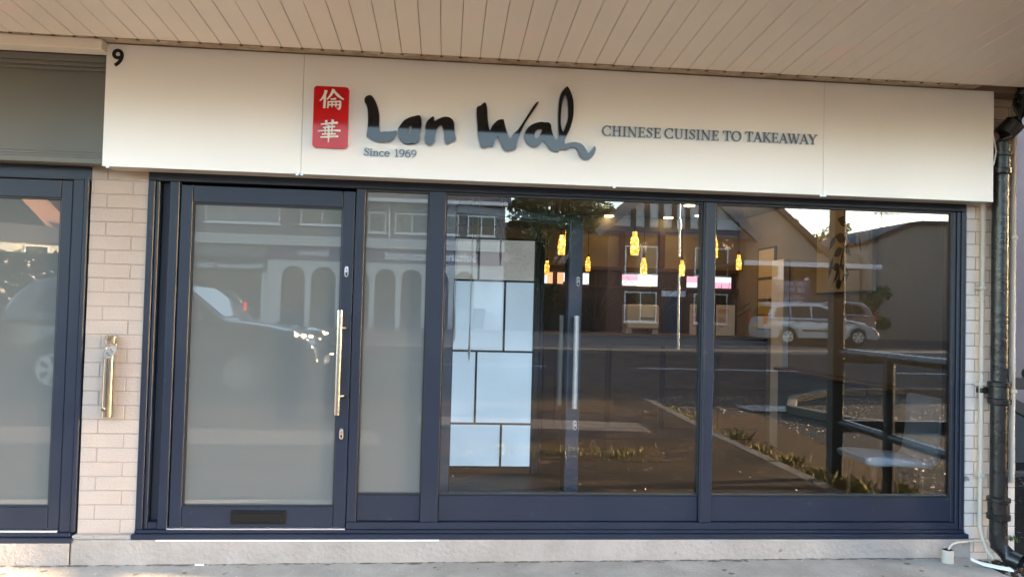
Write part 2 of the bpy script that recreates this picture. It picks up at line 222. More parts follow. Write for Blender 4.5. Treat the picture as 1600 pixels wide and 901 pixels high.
# ---------------------------------------------------------------- geometry helpers
class MB:
    """collects shapes into one bmesh"""
    def __init__(s): s.bm = bmesh.new()
    def box(s, x0, x1, y0, y1, z0, z1):
        v = [s.bm.verts.new(p) for p in ((x0,y0,z0),(x1,y0,z0),(x1,y1,z0),(x0,y1,z0),(x0,y0,z1),(x1,y0,z1),(x1,y1,z1),(x0,y1,z1))]
        for f in ((0,3,2,1),(4,5,6,7),(0,1,5,4),(1,2,6,5),(2,3,7,6),(3,0,4,7)): s.bm.faces.new([v[i] for i in f])
        return s
    def hexa(s, b, t):
        """b, t: four bottom and four top points, counter-clockwise from above"""
        v = [s.bm.verts.new(p) for p in list(b)+list(t)]
        for f in ((0,3,2,1),(4,5,6,7),(0,1,5,4),(1,2,6,5),(2,3,7,6),(3,0,4,7)): s.bm.faces.new([v[i] for i in f])
        return s
    def poly(s, pts): s.bm.faces.new([s.bm.verts.new(p) for p in pts]); return s
    def tube(s, path, r, n=12, cap=True):
        path = [Vector(p) for p in path]; rs = r if isinstance(r, (list, tuple)) else [r]*len(path)
        rings = []
        for i, p in enumerate(path):
            t = (path[min(i+1, len(path)-1)]-path[max(i-1, 0)]).normalized()
            a = Vector((0,0,1)) if abs(t.z) < 0.9 else Vector((1,0,0))
            u = t.cross(a).normalized(); w = t.cross(u).normalized()
            rings.append([s.bm.verts.new(p+(u*math.cos(2*math.pi*k/n)+w*math.sin(2*math.pi*k/n))*rs[i]) for k in range(n)])
        for i in range(len(rings)-1):
            for k in range(n): s.bm.faces.new((rings[i][k], rings[i][(k+1)%n], rings[i+1][(k+1)%n], rings[i+1][k]))
        if cap: s.bm.faces.new(rings[0][::-1]); s.bm.faces.new(rings[-1])
        return s
    def lathe(s, prof, cx=0, cy=0, n=16):
        return s.tube([(cx, cy, z) for r_, z in prof], [r_ for r_, z in prof], n)
    def mesh(s, me, fn):
        k = len(s.bm.verts); s.bm.from_mesh(me); s.bm.verts.ensure_lookup_table()
        for v in s.bm.verts[k:]: v.co = fn(v.co)
        return s

def smooth_poly(pts, k=4):
    out = []; n = len(pts)
    for i in range(n):
        p0, p1, p2, p3 = (Vector(pts[(i+j-1) % n]) for j in range(4))
        for q in range(k):
            t = q/k
            out.append(tuple(0.5*((2*p1)+(p2-p0)*t+(2*p0-5*p1+4*p2-p3)*t*t+(3*p1-p0-3*p2+p3)*t**3)))
    return out
def grow(pts, d):
    a = sum(pts[i][0]*pts[(i+1)%len(pts)][1]-pts[(i+1)%len(pts)][0]*pts[i][1] for i in range(len(pts)))
    sg = 1 if a > 0 else -1; out = []
    for i in range(len(pts)):
        p, q, r_ = Vector(pts[i-1]), Vector(pts[i]), Vector(pts[(i+1)%len(pts)])
        t = (r_-p); t = t.normalized() if t.length > 1e-9 else Vector((1,0))
        out.append((q.x+t.y*d*sg, q.y-t.x*d*sg))
    return out
def poly_mesh(polys, half, bevel=0.0, res=2):
    """filled outlines (first outer, others holes) -> mesh in local XY, thickness 2*half along Z"""
    cu = bpy.data.curves.new("tmp", 'CURVE'); cu.dimensions = '2D'; cu.fill_mode = 'BOTH'; cu.extrude = max(half-bevel, 1e-5)
    cu.bevel_depth = bevel; cu.bevel_resolution = res
    if bevel: cu.offset = -bevel
    for pl in polys:
        sp = cu.splines.new('POLY'); sp.points.add(len(pl)-1); sp.use_cyclic_u = True
        for q, p in zip(sp.points, pl): q.co = (p[0], p[1], 0, 1)
    o = bpy.data.objects.new("tmp", cu); COL.objects.link(o)
    dg = bpy.context.evaluated_depsgraph_get(); me = bpy.data.meshes.new_from_object(o.evaluated_get(dg))
    bpy.data.objects.remove(o); bpy.data.curves.remove(cu)
    return me
def slab(mb, polys, y0, y1, bevel=0.0):
    """outline given in (x, z), spanning y0..y1"""
    me = poly_mesh(polys, abs(y1-y0)/2, bevel); c = (y0+y1)/2
    mb.mesh(me, lambda v: Vector((v.x, c-v.z, v.y))); bpy.data.meshes.remove(me); return mb
def stroke(pts, w):
    L, Rr = [], []
    for i, p in enumerate(pts):
        a = Vector(pts[max(i-1, 0)]); b = Vector(pts[min(i+1, len(pts)-1)]); t = (b-a).normalized()
        nn = Vector((-t.y, t.x)); q = Vector(p); L.append(tuple(q+nn*w[i]/2)); Rr.append(tuple(q-nn*w[i]/2))
    return L, Rr
def stroke_solid(mb, pts, w, y0, y1):
    """a strip of quads with thickness in the XZ plane (front at y0)"""
    L, Rr = stroke(pts, w); bm = mb.bm
    fl = [bm.verts.new((p[0], y0, p[1])) for p in L]; fr = [bm.verts.new((p[0], y0, p[1])) for p in Rr]
    bl = [bm.verts.new((p[0], y1, p[1])) for p in L]; br = [bm.verts.new((p[0], y1, p[1])) for p in Rr]
    n = len(pts)
    for i in range(n-1):
        bm.faces.new((fl[i], fr[i], fr[i+1], fl[i+1])); bm.faces.new((bl[i], bl[i+1], br[i+1], br[i]))
        bm.faces.new((fl[i], fl[i+1], bl[i+1], bl[i])); bm.faces.new((fr[i], br[i], br[i+1], fr[i+1]))
    bm.faces.new((fl[0], bl[0], br[0], fr[0])); bm.faces.new((fl[-1], fr[-1], br[-1], bl[-1]))

ORG = {}
def org(o): return ORG.get(o.name, Vector()) if o else Vector()
def obj(name, mb, m, parent=None, bevel=0.0, smooth=False, local=False, kind=None, label=None):
    me = bpy.data.meshes.new(name); bm = mb.bm
    if bevel: bmesh.ops.bevel(bm, geom=[e for e in bm.edges], offset=bevel, segments=1, affect='EDGES', clamp_overlap=True)
    if not local:
        og = org(parent)
        for v in bm.verts: v.co -= og
    bmesh.ops.recalc_face_normals(bm, faces=bm.faces)
    if smooth:
        for f in bm.faces: f.smooth = True
        for e in bm.edges:
            if len(e.link_faces) == 2 and e.calc_face_angle(0) > R(38): e.smooth = False
    bm.to_mesh(me); bm.free()
    me.materials.append(MT[m] if isinstance(m, str) else m)
    o = bpy.data.objects.new(name, me); COL.objects.link(o); o.parent = parent
    ORG[o.name] = org(parent)
    if kind: o['kind'] = kind
    if label: o['label'] = label
    return o
def thing(name, label, cat, loc=(0,0,0), rotz=0.0, group=None):
    o = bpy.data.objects.new(name, None); COL.objects.link(o); o.location = loc; o.rotation_euler = (0,0,rotz)
    o.empty_display_size = 0.2
    o['label'] = label; o['category'] = cat
    if group: o['group'] = group
    ORG[o.name] = Vector(loc); return o
def one(name, mb, m, label, cat, loc=(0,0,0), group=None, bevel=0.0, smooth=False, rotz=0.0, local=False, kind=None):
    """a thing that is one mesh; shapes in world coordinates unless local"""
    if not local:
        for v in mb.bm.verts: v.co -= Vector(loc)
    o = obj(name, mb, m, None, bevel, smooth, local=True); o.location = loc; o.rotation_euler = (0,0,rotz)
    o['label'] = label; o['category'] = cat
    if group: o['group'] = group
    if kind: o['kind'] = kind
    ORG[o.name] = Vector(loc); return o
def struct(name, mb, m, **k):
    o = obj(name, mb, m, None, **k); o['kind'] = 'structure'; return o
def box(*a): return MB().box(*a)
def dup(o, parent=None):
    c = o.copy(); COL.objects.link(c); c.parent = parent
    for ch in list(o.children): dup(ch, c)
    return c
def text_mesh(body, size, x, y, z, flip=False, bold=0.0, depth=0.004):
    """built-in font; reads from the -Y side, or from +Y when flip"""
    cu = bpy.data.curves.new("tmp", 'FONT'); cu.body = body; cu.size = size; cu.extrude = depth/2; cu.offset = bold; cu.resolution_u = 4
    o = bpy.data.objects.new("tmp", cu); COL.objects.link(o)
    dg = bpy.context.evaluated_depsgraph_get(); me = bpy.data.meshes.new_from_object(o.evaluated_get(dg))
    bpy.data.objects.remove(o); bpy.data.curves.remove(cu)
    mb = MB(); s = -1 if flip else 1
    mb.mesh(me, lambda v: Vector((x+s*v.x, y-s*v.z, z+v.y))); bpy.data.meshes.remove(me)
    return mb

# serif stroke letters: cap height 1; strokes = (points, widths); each stroke is later set a hair deeper than the last
def arc(cx, cy, rx, ry, a0, a1, n, wf):
    P, W = [], []
    for i in range(n+1):
        a = R(a0+(a1-a0)*i/n); P.append((cx+rx*math.cos(a), cy+ry*math.sin(a))); W.append(wf(abs(math.cos(a))))
    return (P, W)
TH, HR, SF = 0.135, 0.05, 0.045
def vst(x, y0=0, y1=1, w=TH, sa=1, sb=1):
    out = [([(x, y0), (x, y1)], [w, w])]
    if sa: out.append(([(x-w/2-.07, y0+SF/2), (x+w/2+.07, y0+SF/2)], [SF, SF]))
    if sb: out.append(([(x-w/2-.07, y1-SF/2), (x+w/2+.07, y1-SF/2)], [SF, SF]))
    return out
def dg(a, b, w): return ([a, b], [w, w])
def ser(x, y, h=.11): return ([(x-h, y), (x+h, y)], [SF, SF])
wf = lambda c: HR+(TH-HR)*c
GL = {
 'I': (vst(.2), .40), 'H': (vst(.2)+vst(.66)+[dg((.2,.52),(.66,.52),HR)], .86),
 'N': (vst(.17,0,1,HR)+vst(.70,0,1,HR,0,1)+[dg((.13,1),(.70,0),TH)], .86),
 'E': (vst(.2)+[dg((.2,.975),(.60,.975),SF), dg((.2,.52),(.50,.52),HR), dg((.2,.025),(.62,.025),SF), dg((.585,.80),(.585,1),SF), dg((.605,0),(.605,.22),SF), dg((.49,.42),(.49,.62),SF)], .70),
 'L': (vst(.2)+[dg((.2,.025),(.62,.025),SF), dg((.605,0),(.605,.24),SF)], .66),
 'T': (vst(.36,0,1,TH,1,0)+[dg((.03,.975),(.69,.975),SF), dg((.05,.78),(.05,1),SF), dg((.67,.78),(.67,1),SF)], .72),
 'A': ([dg((.09,0),(.39,1),HR), dg((.37,1),(.68,0),TH), dg((.18,.33),(.56,.33),HR), ser(.09,.022), ser(.68,.022,.13)], .78),
 'K': (vst(.2)+[dg((.22,.42),(.62,.98),HR), dg((.34,.56),(.68,.02),TH), ser(.62,.978), ser(.69,.022,.12)], .78),
 'W': ([dg((.09,1),(.33,0),TH), dg((.35,0),(.56,.98),HR), dg((.50,1),(.74,0),TH), dg((.76,0),(.99,1),HR), ser(.09,.978,.12), ser(.50,.978,.1), ser(.99,.978,.1)], 1.06),
 'Y': ([dg((.09,1),(.37,.46),TH), dg((.68,1),(.39,.46),HR), dg((.38,0),(.38,.5),TH), ser(.09,.978,.12), ser(.68,.978,.1), ser(.38,.022,.13)], .74),
 'U': ([([(.2,1),(.2,.35),(.24,.14),(.34,.03),(.46,.02),(.57,.06),(.64,.16),(.66,.35),(.66,1)], [TH,TH,.11,.07,.06,.055,HR,HR,HR]), ser(.2,.978,.13), ser(.66,.978,.1)], .84),
 'C': ([arc(.46,.5,.37,.49,48,312,18,wf), dg((.70,.72),(.72,.98),SF), dg((.72,.02),(.70,.24),SF)], .80),
 'O': ([arc(.45,.5,.37,.49,0,360,26,wf)], .90),
 'S': ([([(.48,.80),(.40,.94),(.28,.98),(.15,.92),(.12,.76),(.20,.62),(.38,.46),(.47,.30),(.45,.12),(.32,.02),(.20,.04),(.09,.20)], [HR,HR,.05,.07,.11,.13,.14,.12,.08,.05,HR,HR]), dg((.48,.72),(.49,.98),SF), dg((.08,.02),(.07,.28),SF)], .58),
 'R': (vst(.2)+[arc(.34,.74,.24,.235,90,-90,10,wf), dg((.2,.975),(.34,.975),SF), dg((.2,.505),(.34,.505),SF), dg((.38,.5),(.66,.0),TH)], .74),
 'P': (vst(.2)+[arc(.34,.72,.26,.255,90,-90,10,wf), dg((.2,.975),(.34,.975),SF), dg((.2,.465),(.34,.465),SF)], .66),
 'D': (vst(.2)+[arc(.34,.5,.40,.475,90,-90,12,wf), dg((.2,.975),(.34,.975),SF), dg((.2,.025),(.34,.025),SF)], .86),
 'i': (vst(.15,0,.62,.11,1,0)+[dg((.15,.80),(.15,.93),.12), dg((.05,.60),(.15,.60),SF)], .30),
 'n': (vst(.15,0,.62,.11,1,0)+[dg((.05,.60),(.15,.60),SF), ([(.17,.45),(.28,.60),(.38,.61),(.46,.52),(.47,.3),(.47,0)], [HR,.05,.07,.10,.11,.11]), ser(.47,.022,.1)], .60),
 'c': ([arc(.30,.31,.22,.31,50,310,14,lambda c: .045+.075*c)], .50),
 'e': ([arc(.30,.31,.22,.31,5,315,16,lambda c: .045+.07*c), dg((.12,.34),(.51,.34),.04)], .55),
 '1': (vst(.25,0,1,.12,1,0)+[dg((.10,.84),(.25,.95),HR)], .48),
 '9': ([arc(.28,.68,.21,.30,0,360,18,lambda c: .045+.075*c), ([(.49,.70),(.47,.40),(.36,.15),(.14,.01)], [.11,.10,.07,.04])], .58),
 '6': ([arc(.28,.32,.21,.30,0,360,18,lambda c: .045+.075*c), ([(.07,.30),(.09,.60),(.20,.85),(.42,.99)], [.11,.10,.07,.04])], .58),
}
def word_width(s): return sum(GL[c][1] if c != ' ' else .42 for c in s)
def glyph_mb(ch, x, z, sx, sz, y0, y1, fat=0.0, flip=False):
    mb = MB(); sg = -1 if flip else 1
    for i, (P, W) in enumerate(GL[ch][0]):
        pts = [(p[0]*sx/sz, p[1]) for p in P]
        if fat:
            a, b = Vector(pts[0]), Vector(pts[1]); c, d = Vector(pts[-1]), Vector(pts[-2])
            pts = [tuple(a+(a-b).normalized()*fat/2)]+pts[1:-1]+[tuple(c+(c-d).normalized()*fat/2)]
        pts = [(x+sg*p[0]*sz, z+p[1]*sz) for p in pts]; w = [(q+fat)*sz for q in W]
        stroke_solid(mb, pts, w, y0+sg*0.00018*i, y1)
    return mb

# ================================================================ GROUND
def gh(d):                                   # ground height at distance d in front of the shop
    return 0.02 + 0.0175*max(0.0, min(d, 23)-4)
def sheet(name, poly, dz, m, kind='structure', thick=None, n=1):
    """sheet following the ground; poly = quads list of (x, d) corner tuples"""
    mb = MB()
    for q in poly:
        for i in range(n):
            pts = []
            (xa, da), (xb, db), (xc, dc), (xd, dd) = q
            f0, f1 = i/n, (i+1)/n
            L = lambda a, b, t: a+(b-a)*t
            cs = ((L(xa,xd,f0), L(da,dd,f0)), (L(xb,xc,f0), L(db,dc,f0)), (L(xb,xc,f1), L(db,dc,f1)), (L(xa,xd,f1), L(da,dd,f1)))
            top = [(x, -d, gh(d)+dz) for x, d in cs]
            if thick: mb.hexa([(p[0], p[1], p[2]-thick) for p in top], top)
            else: mb.poly(top)
    return struct(name, mb, m)
# base terrain, one sheet to the horizon
mb = MB(); xs = [-900, -120, -40, 0, 40, 120, 900]; ds = [-700, -60, -12, 0, 4, 10, 20, 23, 45, 120, 900]
for i in range(len(xs)-1):
    for j in range(len(ds)-1):
        mb.poly([(x, -d, gh(d)-0.11) for x, d in ((xs[i],ds[j]),(xs[i+1],ds[j]),(xs[i+1],ds[j+1]),(xs[i],ds[j+1]))])
struct('ground', mb, 'gravel')
# pavement in front of the shop (slightly rising to the right) ; right edge is the side-lane kerb at x = 3.1
PX = 3.06
mb = MB()
def pz(x, d): return gh(d) + 0.0055*max(-3, min(x, 4))*max(0, 1-d/6)
dd_ = [0.0, .35, .8, 1.6, 3, 4, 6, 7.6, 9.2]; xx_ = [-40, -12, -5, -2, 0, 1.6, PX]
for i in range(len(xx_)-1):
    for j in range(len(dd_)-1):
        c = ((xx_[i],dd_[j]),(xx_[i+1],dd_[j]),(xx_[i+1],dd_[j+1]),(xx_[i],dd_[j+1]))
        mb.hexa([(x, -d, gh(d)-.2) for x, d in c][::-1], [(x, -d, pz(x, d)) for x, d in c][::-1])
bmesh.ops.remove_doubles(mb.bm, verts=mb.bm.verts, dist=1e-4)
struct('pavement', mb, 'concrete')
sheet('forecourt', [((-40, 1.28), (PX-.01, 1.28), (PX-.01, 4), (-40, 4)), ((-40, 4), (PX-.01, 4), (PX-.01, 9.2), (-40, 9.2))], .014, 'forecourt', n=1)
sheet('slab_strip', [((-.3, 4.6), (2.4, 4.25), (2.4, 4.9), (-.3, 5.25))], .018, 'pave_far')
sheet('patch', [((-6, 3.2), (-.6, 3.3), (-.7, 4.1), (-6, 4.2))], .018, 'pave_far')
sheet('apron', [((PX, -.02), (3.52, -.02), (3.52, .42), (PX, .42))], -.004, 'concrete', thick=.1)
sheet('road', [((-60, 9.5), (60, 9.5), (60, 18), (-60, 18))], -.10, 'asphalt', n=4)
sheet('side_lane', [((3.25, 0.5), (9.5, 0.5), (9.5, 9.45), (3.25, 9.45))], -.105, 'gravel', n=4)
sheet('far_pavement', [((-60, 18.15), (60, 18.15), (60, 33.5), (-60, 33.5))], .0, 'pave_far', thick=.2, n=4)
sheet('far_forecourt', [((13.2, 22), (40, 22), (40, 29), (13.2, 29))], .004, 'asphalt', n=2)
sheet('verge', [((0.0, 2.75), (2.1, 2.6), (2.2, 3.4), (0.0, 3.6))], .019, 'earth')
sheet('verge', [((-.5, 6.2), (2.3, 5.6), (2.6, 7.3), (-.3, 7.6))], .019, 'earth')
sheet('verge', [((3.28, 1.2), (4.1, 1.2), (4.6, 6.5), (3.28, 6.5))], -.098, 'earth')
for k in range(6):
    x0 = -14+k*6.2
    o = one('road_marking', MB().poly([(x0,-13.4,gh(13.4)-.094),(x0+4,-13.4,gh(13.4)-.094),(x0+4,-13.52,gh(13.52)-.094),(x0,-13.52,gh(13.52)-.094)]), 'line',
        'white painted dash of the broken centre line on the road', 'road marking', (x0,-13.4,gh(13.4)-.094), 'dashes of the centre line')
# kerb along the near side of the road and round the lane mouth
def kerb(label, path, grp='kerbs along the road'):
    t = thing('kerb', label, 'kerb', (path[0][0], -path[0][1], gh(path[0][1])-.1), group=None)
    i = 0
    for (xa, da), (xb, db) in zip(path[:-1], path[1:]):
        L = math.hypot(xb-xa, db-da); n = max(1, round(L/.92)); ux, ud = (xb-xa)/L, (db-da)/L; nx, nd = -ud*.07, ux*.07
        for k in range(n):
            a, b = k*L/n+.006, (k+1)*L/n-.006
            P = [(xa+ux*a-nx, da+ud*a-nd), (xa+ux*b-nx, da+ud*b-nd), (xa+ux*b+nx, da+ud*b+nd), (xa+ux*a+nx, da+ud*a+nd)]
            z = rnd.uniform(-.004, .004)
            obj('kerbstone', MB().hexa([(x, -d, gh(d)-.2) for x, d in P][::-1], [(x, -d, gh(d)+.008+z) for x, d in P][::-1]), 'kerb', t, bevel=.012)
kerb('long kerb of stones between the pavement and the side lane', [(3.15, 1.0), (3.15, 7.0), (2.8, 7.9), (2.0, 8.7), (.8, 9.25), (-1, 9.35), (-13, 9.35)])
kerb('pale curved kerb round the far corner of the side lane', [(14, 9.4), (8.6, 9.3), (6.9, 8.9), (5.8, 7.9), (5.2, 6.7), (5.6, 5.6), (6.6, 5.1), (9, 4.9)])
kerb('kerb on the opposite side of the road below the parked cars', [(-14, 18.07), (26, 18.07)])
one('drain_cover', box(4.6, 5.5, -7.4, -6.7, gh(7)-.10, gh(7)-.088), 'iron', 'dark iron drain cover in the side lane beside the curved kerb', 'drain cover', (5, -7, gh(7)-.1), bevel=.01)

# loose stones on the lane
mb = MB()
for i in range(5200):
    x, d = 3.3+5.2*rnd.random()**1.3, rnd.uniform(1.2, 8.6); s = rnd.choice((.008, .010, .014, .02)); z = gh(d)-.106; a = rnd.uniform(0, 6.28)
    p = [(x+s*math.cos(a+2.1*k), -d+s*math.sin(a+2.1*k), z) for k in range(3)]; q = (x+rnd.uniform(-.3, .3)*s, -d+rnd.uniform(-.3, .3)*s, z+s*rnd.uniform(.6, 1.1))
    for k in range(3): mb.poly([p[k], p[(k+1) % 3], q])
for i in range(1500):
    x, d = rnd.uniform(-6, 3.0), rnd.uniform(1.3, 8.6); s = rnd.choice((.006, .009, .014)); z = gh(d)+.012; a = rnd.uniform(0, 6.28)
    p = [(x+s*math.cos(a+2.1*k), -d+s*math.sin(a+2.1*k), z) for k in range(3)]; q = (x, -d, z+s*rnd.uniform(.6, 1.1))
    for k in range(3): mb.poly([p[k], p[(k+1) % 3], q])
obj('loose_gravel', mb, 'stones', None, kind='stuff')

# ================================================================ SHOP BUILDING (upper storey, side walls, inside)
t = thing('shop_building', 'upper storey and shell of the shop building above the canopy', 'building', (0, 5, 0))
obj('wall', box(-9, 3.37, 0.02, 9, 2.98, 6.2), 'redbrick', t)
obj('roof', box(-9.2, 3.6, -.15, 9.2, 6.2, 6.4), 'slate', t)
struct('interior_floor', box(-5, 3.25, 0.09, 6, 0.05, .15), 'floor_wood')
struct('interior_ceiling', box(-5, 3.25, .3, 6, 2.46, 2.6), 'in_ceil')
struct('interior_right_wall', box(3.25, 3.36, .12, 6, 0, 2.97), 'in_wall')
struct('interior_back_wall', box(-5, 3.25, 4.6, 4.8, .15, 2.46), 'in_dark')
struct('interior_left_wall', box(-.32, -.24, .12, 4.6, .15, 2.46), 'in_dark')
struct('interior_left_end_wall', box(-5, -4.9, .1, 4.6, .15, 2.46), 'in_dark')

# ---------------------------------------------------------------- plinth and brick walls
mb = MB()
xs_ = [-4.2, -1.93, -1.905, -1.61, -.5, .9, 2.2, 3.07]
t = thing('plinth', 'low painted concrete plinth under the shop fronts', 'plinth', (0, -.02, 0))
obj('ledge', box(-4.2, -1.925, -.035, .12, -.05, .123), 'plinth', t, bevel=.006)
obj('ledge', box(-1.92, 3.075, -.03, .12, -.05, .138), 'plinth', t, bevel=.006)
obj('ledge', box(-1.917, -1.618, -.025, .1, .139, .162), 'plinth', t, bevel=.004)
def brick_wall(name, label, x0, x1, z0, z1, m, jm, sizes, yf=0.0, start=0):
    """courses of 75 mm; each brick is its own object sharing a mesh with bricks of its length"""
    t = thing(name, label, 'wall', ((x0+x1)/2, yf, z0))
    obj('mortar', box(x0+.003, x1-.003, yf+.0027, yf+.10, z0, z1), jm, t)
    cache = {}; c = start; z = z0
    while z < z1-.02:
        h = min(.075, z1-z)-.0048; x = x0; row = sizes[c % len(sizes)]; i = 0
        while x < x1-.012:
            w = min(row[i % len(row)], x1-x); i += 1
            if x1-(x+w) < .03: w = x1-x
            key = (round(w, 3), round(h, 3), rnd.randrange(2))
            if key not in cache:
                me_o = obj('brick', MB().box(-w/2+.0024, w/2-.0024, 0, .045, 0, h), m, t, bevel=.0026, local=True); cache[key] = me_o.data
                o = me_o
            else:
                o = bpy.data.objects.new('brick', cache[key]); COL.objects.link(o); o.parent = t
            o.location = Vector((x+w/2, yf+rnd.uniform(-.0018, .0018), z+.004))-org(t)
            x += w
        z += .075; c += 1
    return t
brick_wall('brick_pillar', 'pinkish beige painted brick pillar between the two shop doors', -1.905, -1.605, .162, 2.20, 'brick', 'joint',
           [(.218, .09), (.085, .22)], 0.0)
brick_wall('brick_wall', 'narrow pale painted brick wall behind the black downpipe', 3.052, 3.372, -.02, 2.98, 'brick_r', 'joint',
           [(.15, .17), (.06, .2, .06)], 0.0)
t = thing('brick_return', 'side return of the end brick wall toward the passage', 'wall', (3.372, 1, 0))
obj('wall', box(3.3725, 3.39, .03, 9, -.1, 2.97), 'brick_r', t)

# ================================================================ NAVY SHOP FRONT
FY = 0.0
sf = thing('glazed_facade', 'navy blue framed shop front with door, frosted panel and two big windows', 'shop front', (.7, 0, .14))
def fr(name, x0, x1, z0, z1, y0=FY, y1=.10, m='navy', p=None, bev=.004):
    return obj(name, box(x0, x1, y0, y1, z0, z1), m, p or sf, bevel=bev)
XL, XR = -1.608, 3.048
fr('sill', XL-.012, XR+.016, .140, .168, -.030, .11); fr('sill_upstand', XL, XR, .168, .186, -.014, .11)
fr('bottom_rail', -.506, XR-.03, .186, .226, -.002, .10)
fr('head_rail', XL, XR, 2.047, 2.13, -.006, .12)
fr('jamb', XL, -1.572, .186, 2.047, -.006); fr('jamb', -1.570, -1.550, .186, 2.047, .004)
fr('jamb_slot', -1.550, -1.498, .222, 2.047, .048, .1, 'navy_dark'); fr('jamb_slot_foot', -1.550, -1.498, .186, .222, .006)
fr('jamb', -1.498, -1.446, .186, 2.047, .0)
fr('mullion', -.5065, -.455, .226, 2.047, .002); fr('mullion', -.108, -.012, .226, 2.047, -.002)
fr('mullion', 1.459, 1.531, .226, 2.047, -.004); fr('mullion', 1.466, 1.478, .226, 2.047, -.012, -.0045)
fr('jamb', 2.975, 2.998, .226, 2.047, .012); fr('jamb', 2.999, 3.02, .186, 2.047, .002); fr('jamb', 3.021, XR, .186, 2.047, -.008)
for a, b in ((-.455, -.108), (-.012, 1.459), (1.531, 2.975)):
    fr('kick_panel', a, b, .228, .372, .016, .09)
    fr('glazing_bead', a, b, .372, .381, .012, .05, 'gasket', bev=.001)
    fr('glazing_bead', a, b, 2.034, 2.047, .012, .05, 'gasket', bev=.001)
for a in (-.455, -.115, -.012, 1.452, 1.531, 2.968):
    fr('glazing_bead', a, a+.007, .381, 2.034, .014, .05, 'gasket', bev=.001)
obj('window_pane', box(-.005, 1.452, .028, .036, .381, 2.034), 'window', sf, label='left clear window pane')
obj('window_pane', box(1.538, 2.968, .028, .036, .381, 2.034), 'window', sf, label='right clear window pane')
obj('frosted_pane', box(-.448, -.115, .028, .040, .381, 2.034), 'frost', sf)
fr('threshold', -1.445, -.51, .187, .1945, -.012, .05, 'alu', bev=.001)
fr('drip_strip', -1.49, .0, .1325, .1395, -.034, .0, 'white', bev=.001)
def lock(parent, x, z, y, cm='chrome'):
    o = obj('lock_cylinder', slab(MB(), [smooth_poly([(x-.011, z-.018), (x-.011, z+.018), (x-.007, z+.027), (x, z+.03), (x+.007, z+.027), (x+.011, z+.018), (x+.011, z-.018), (x+.007, z-.027), (x, z-.03), (x-.007, z-.027)], 2)], y-.010, y), cm, parent)
    obj('keyway', MB().tube([(x, y-.0145, z+.012), (x, y-.0102, z+.012)], .008, 12), 'alu', o); obj('keyway', box(x-.0015, x+.0015, y-.0165, y-.0148, z+.006, z+.018), 'black', o)
    obj('keyway', box(x-.004, x+.004, y-.014, y-.0102, z-.022, z-.006), 'black', o)
def door(parent_thing, x0, x1, z0, z1, y, gx0, gx1, gz0, gz1, hand, glass, m='navy'):
    """hinged leaf: stiles, rails, pane, handle, two locks"""
    d = bpy.data.objects.new('door', None); COL.objects.link(d); d.parent = parent_thing
    ORG[d.name] = org(parent_thing)
    fr('stile', x0, gx0, z0, z1, y, y+.06, m, d); fr('stile', gx1, x1, z0, z1, y, y+.06, m, d)
    fr('rail', gx0, gx1, gz1, z1, y, y+.06, m, d); fr('rail', gx0, gx1, z0, gz0, y, y+.06, m, d)
    fr('gasket', gx0, gx1, gz0, gz0+.006, y+.008, y+.05, 'gasket', d, .0); fr('gasket', gx0, gx1, gz1-.008, gz1, y+.008, y+.05, 'gasket', d, .0)
    fr('gasket', gx0, gx0+.007, gz0+.006, gz1-.008, y+.008, y+.05, 'gasket', d, .0); fr('gasket', gx1-.006, gx1, gz0+.006, gz1-.008, y+.008, y+.05, 'gasket', d, .0)
    obj('pane', box(gx0+.007, gx1-.006, y+.022, y+.034, gz0+.006, gz1-.008), glass, d)
    if hand is not None:
        for sy in ((-1,) if glass == 'frost' else (-1, 1)):
            yy = y-.055 if sy < 0 else y+.115
            h = obj('handle', MB().tube([(hand, yy, .812), (hand, yy, 1.375)], .0165, 20), 'steel' if m == 'navy' else 'bar', d, smooth=True)
            for zz in (.912, 1.28):
                obj('handle_bracket', MB().tube([(hand+.002, yy, zz), (hand+.026, yy+.012, zz), (hand+.036, y-.001 if sy < 0 else y+.061, zz)], .0085, 10), 'brass', h, smooth=True)
        lock(d, x1-.036, 1.586, y, 'chrome' if m == 'navy' else 'bar'); lock(d, x1-.036, .704, y, 'chrome' if m == 'navy' else 'bar')
    return d
d = door(sf, -1.440, -.510, .196, 2.030, .004, -1.376, -.578, .308, 1.938, -.567, 'frost')
lb = obj('letterbox', box(-1.118, -.828, -.006, .004, .216, .288), 'black', d, bevel=.003)
obj('flap', box(-1.100, -.846, -.0115, -.0062, .228, .276), 'black', lb, bevel=.002)

# left neighbour's shop front
nf = thing('glazed_facade', 'navy framed frosted shop door cut off by the left picture edge', 'shop front', (-2.6, 0, .14))
fr('sill', -4.0, -1.908, .124, .150, -.036, .1, p=nf); fr('sill_upstand', -4.0, -1.93, .150, .170, -.016, .1, p=nf)
fr('jamb', -1.936, -1.912, .170, 2.05, -.006, p=nf); fr('jamb', -1.996, -1.937, .170, 2.05, .002, p=nf)
fr('head_rail', -4.0, -1.9, 2.033, 2.105, -.004, p=nf)
fr('threshold', -2.95, -2.0, .171, .182, -.008, .05, 'alu', nf, .001)
door(nf, -2.93, -1.998, .184, 2.03, .006, -2.86, -2.057, .302, 1.934, None, 'frost')
fr('mullion', -3.0, -2.935, .17, 2.033, .002, p=nf)
obj('frosted_pane', box(-4.0, -3.0, .028, .04, .17, 2.033), 'frost', nf)
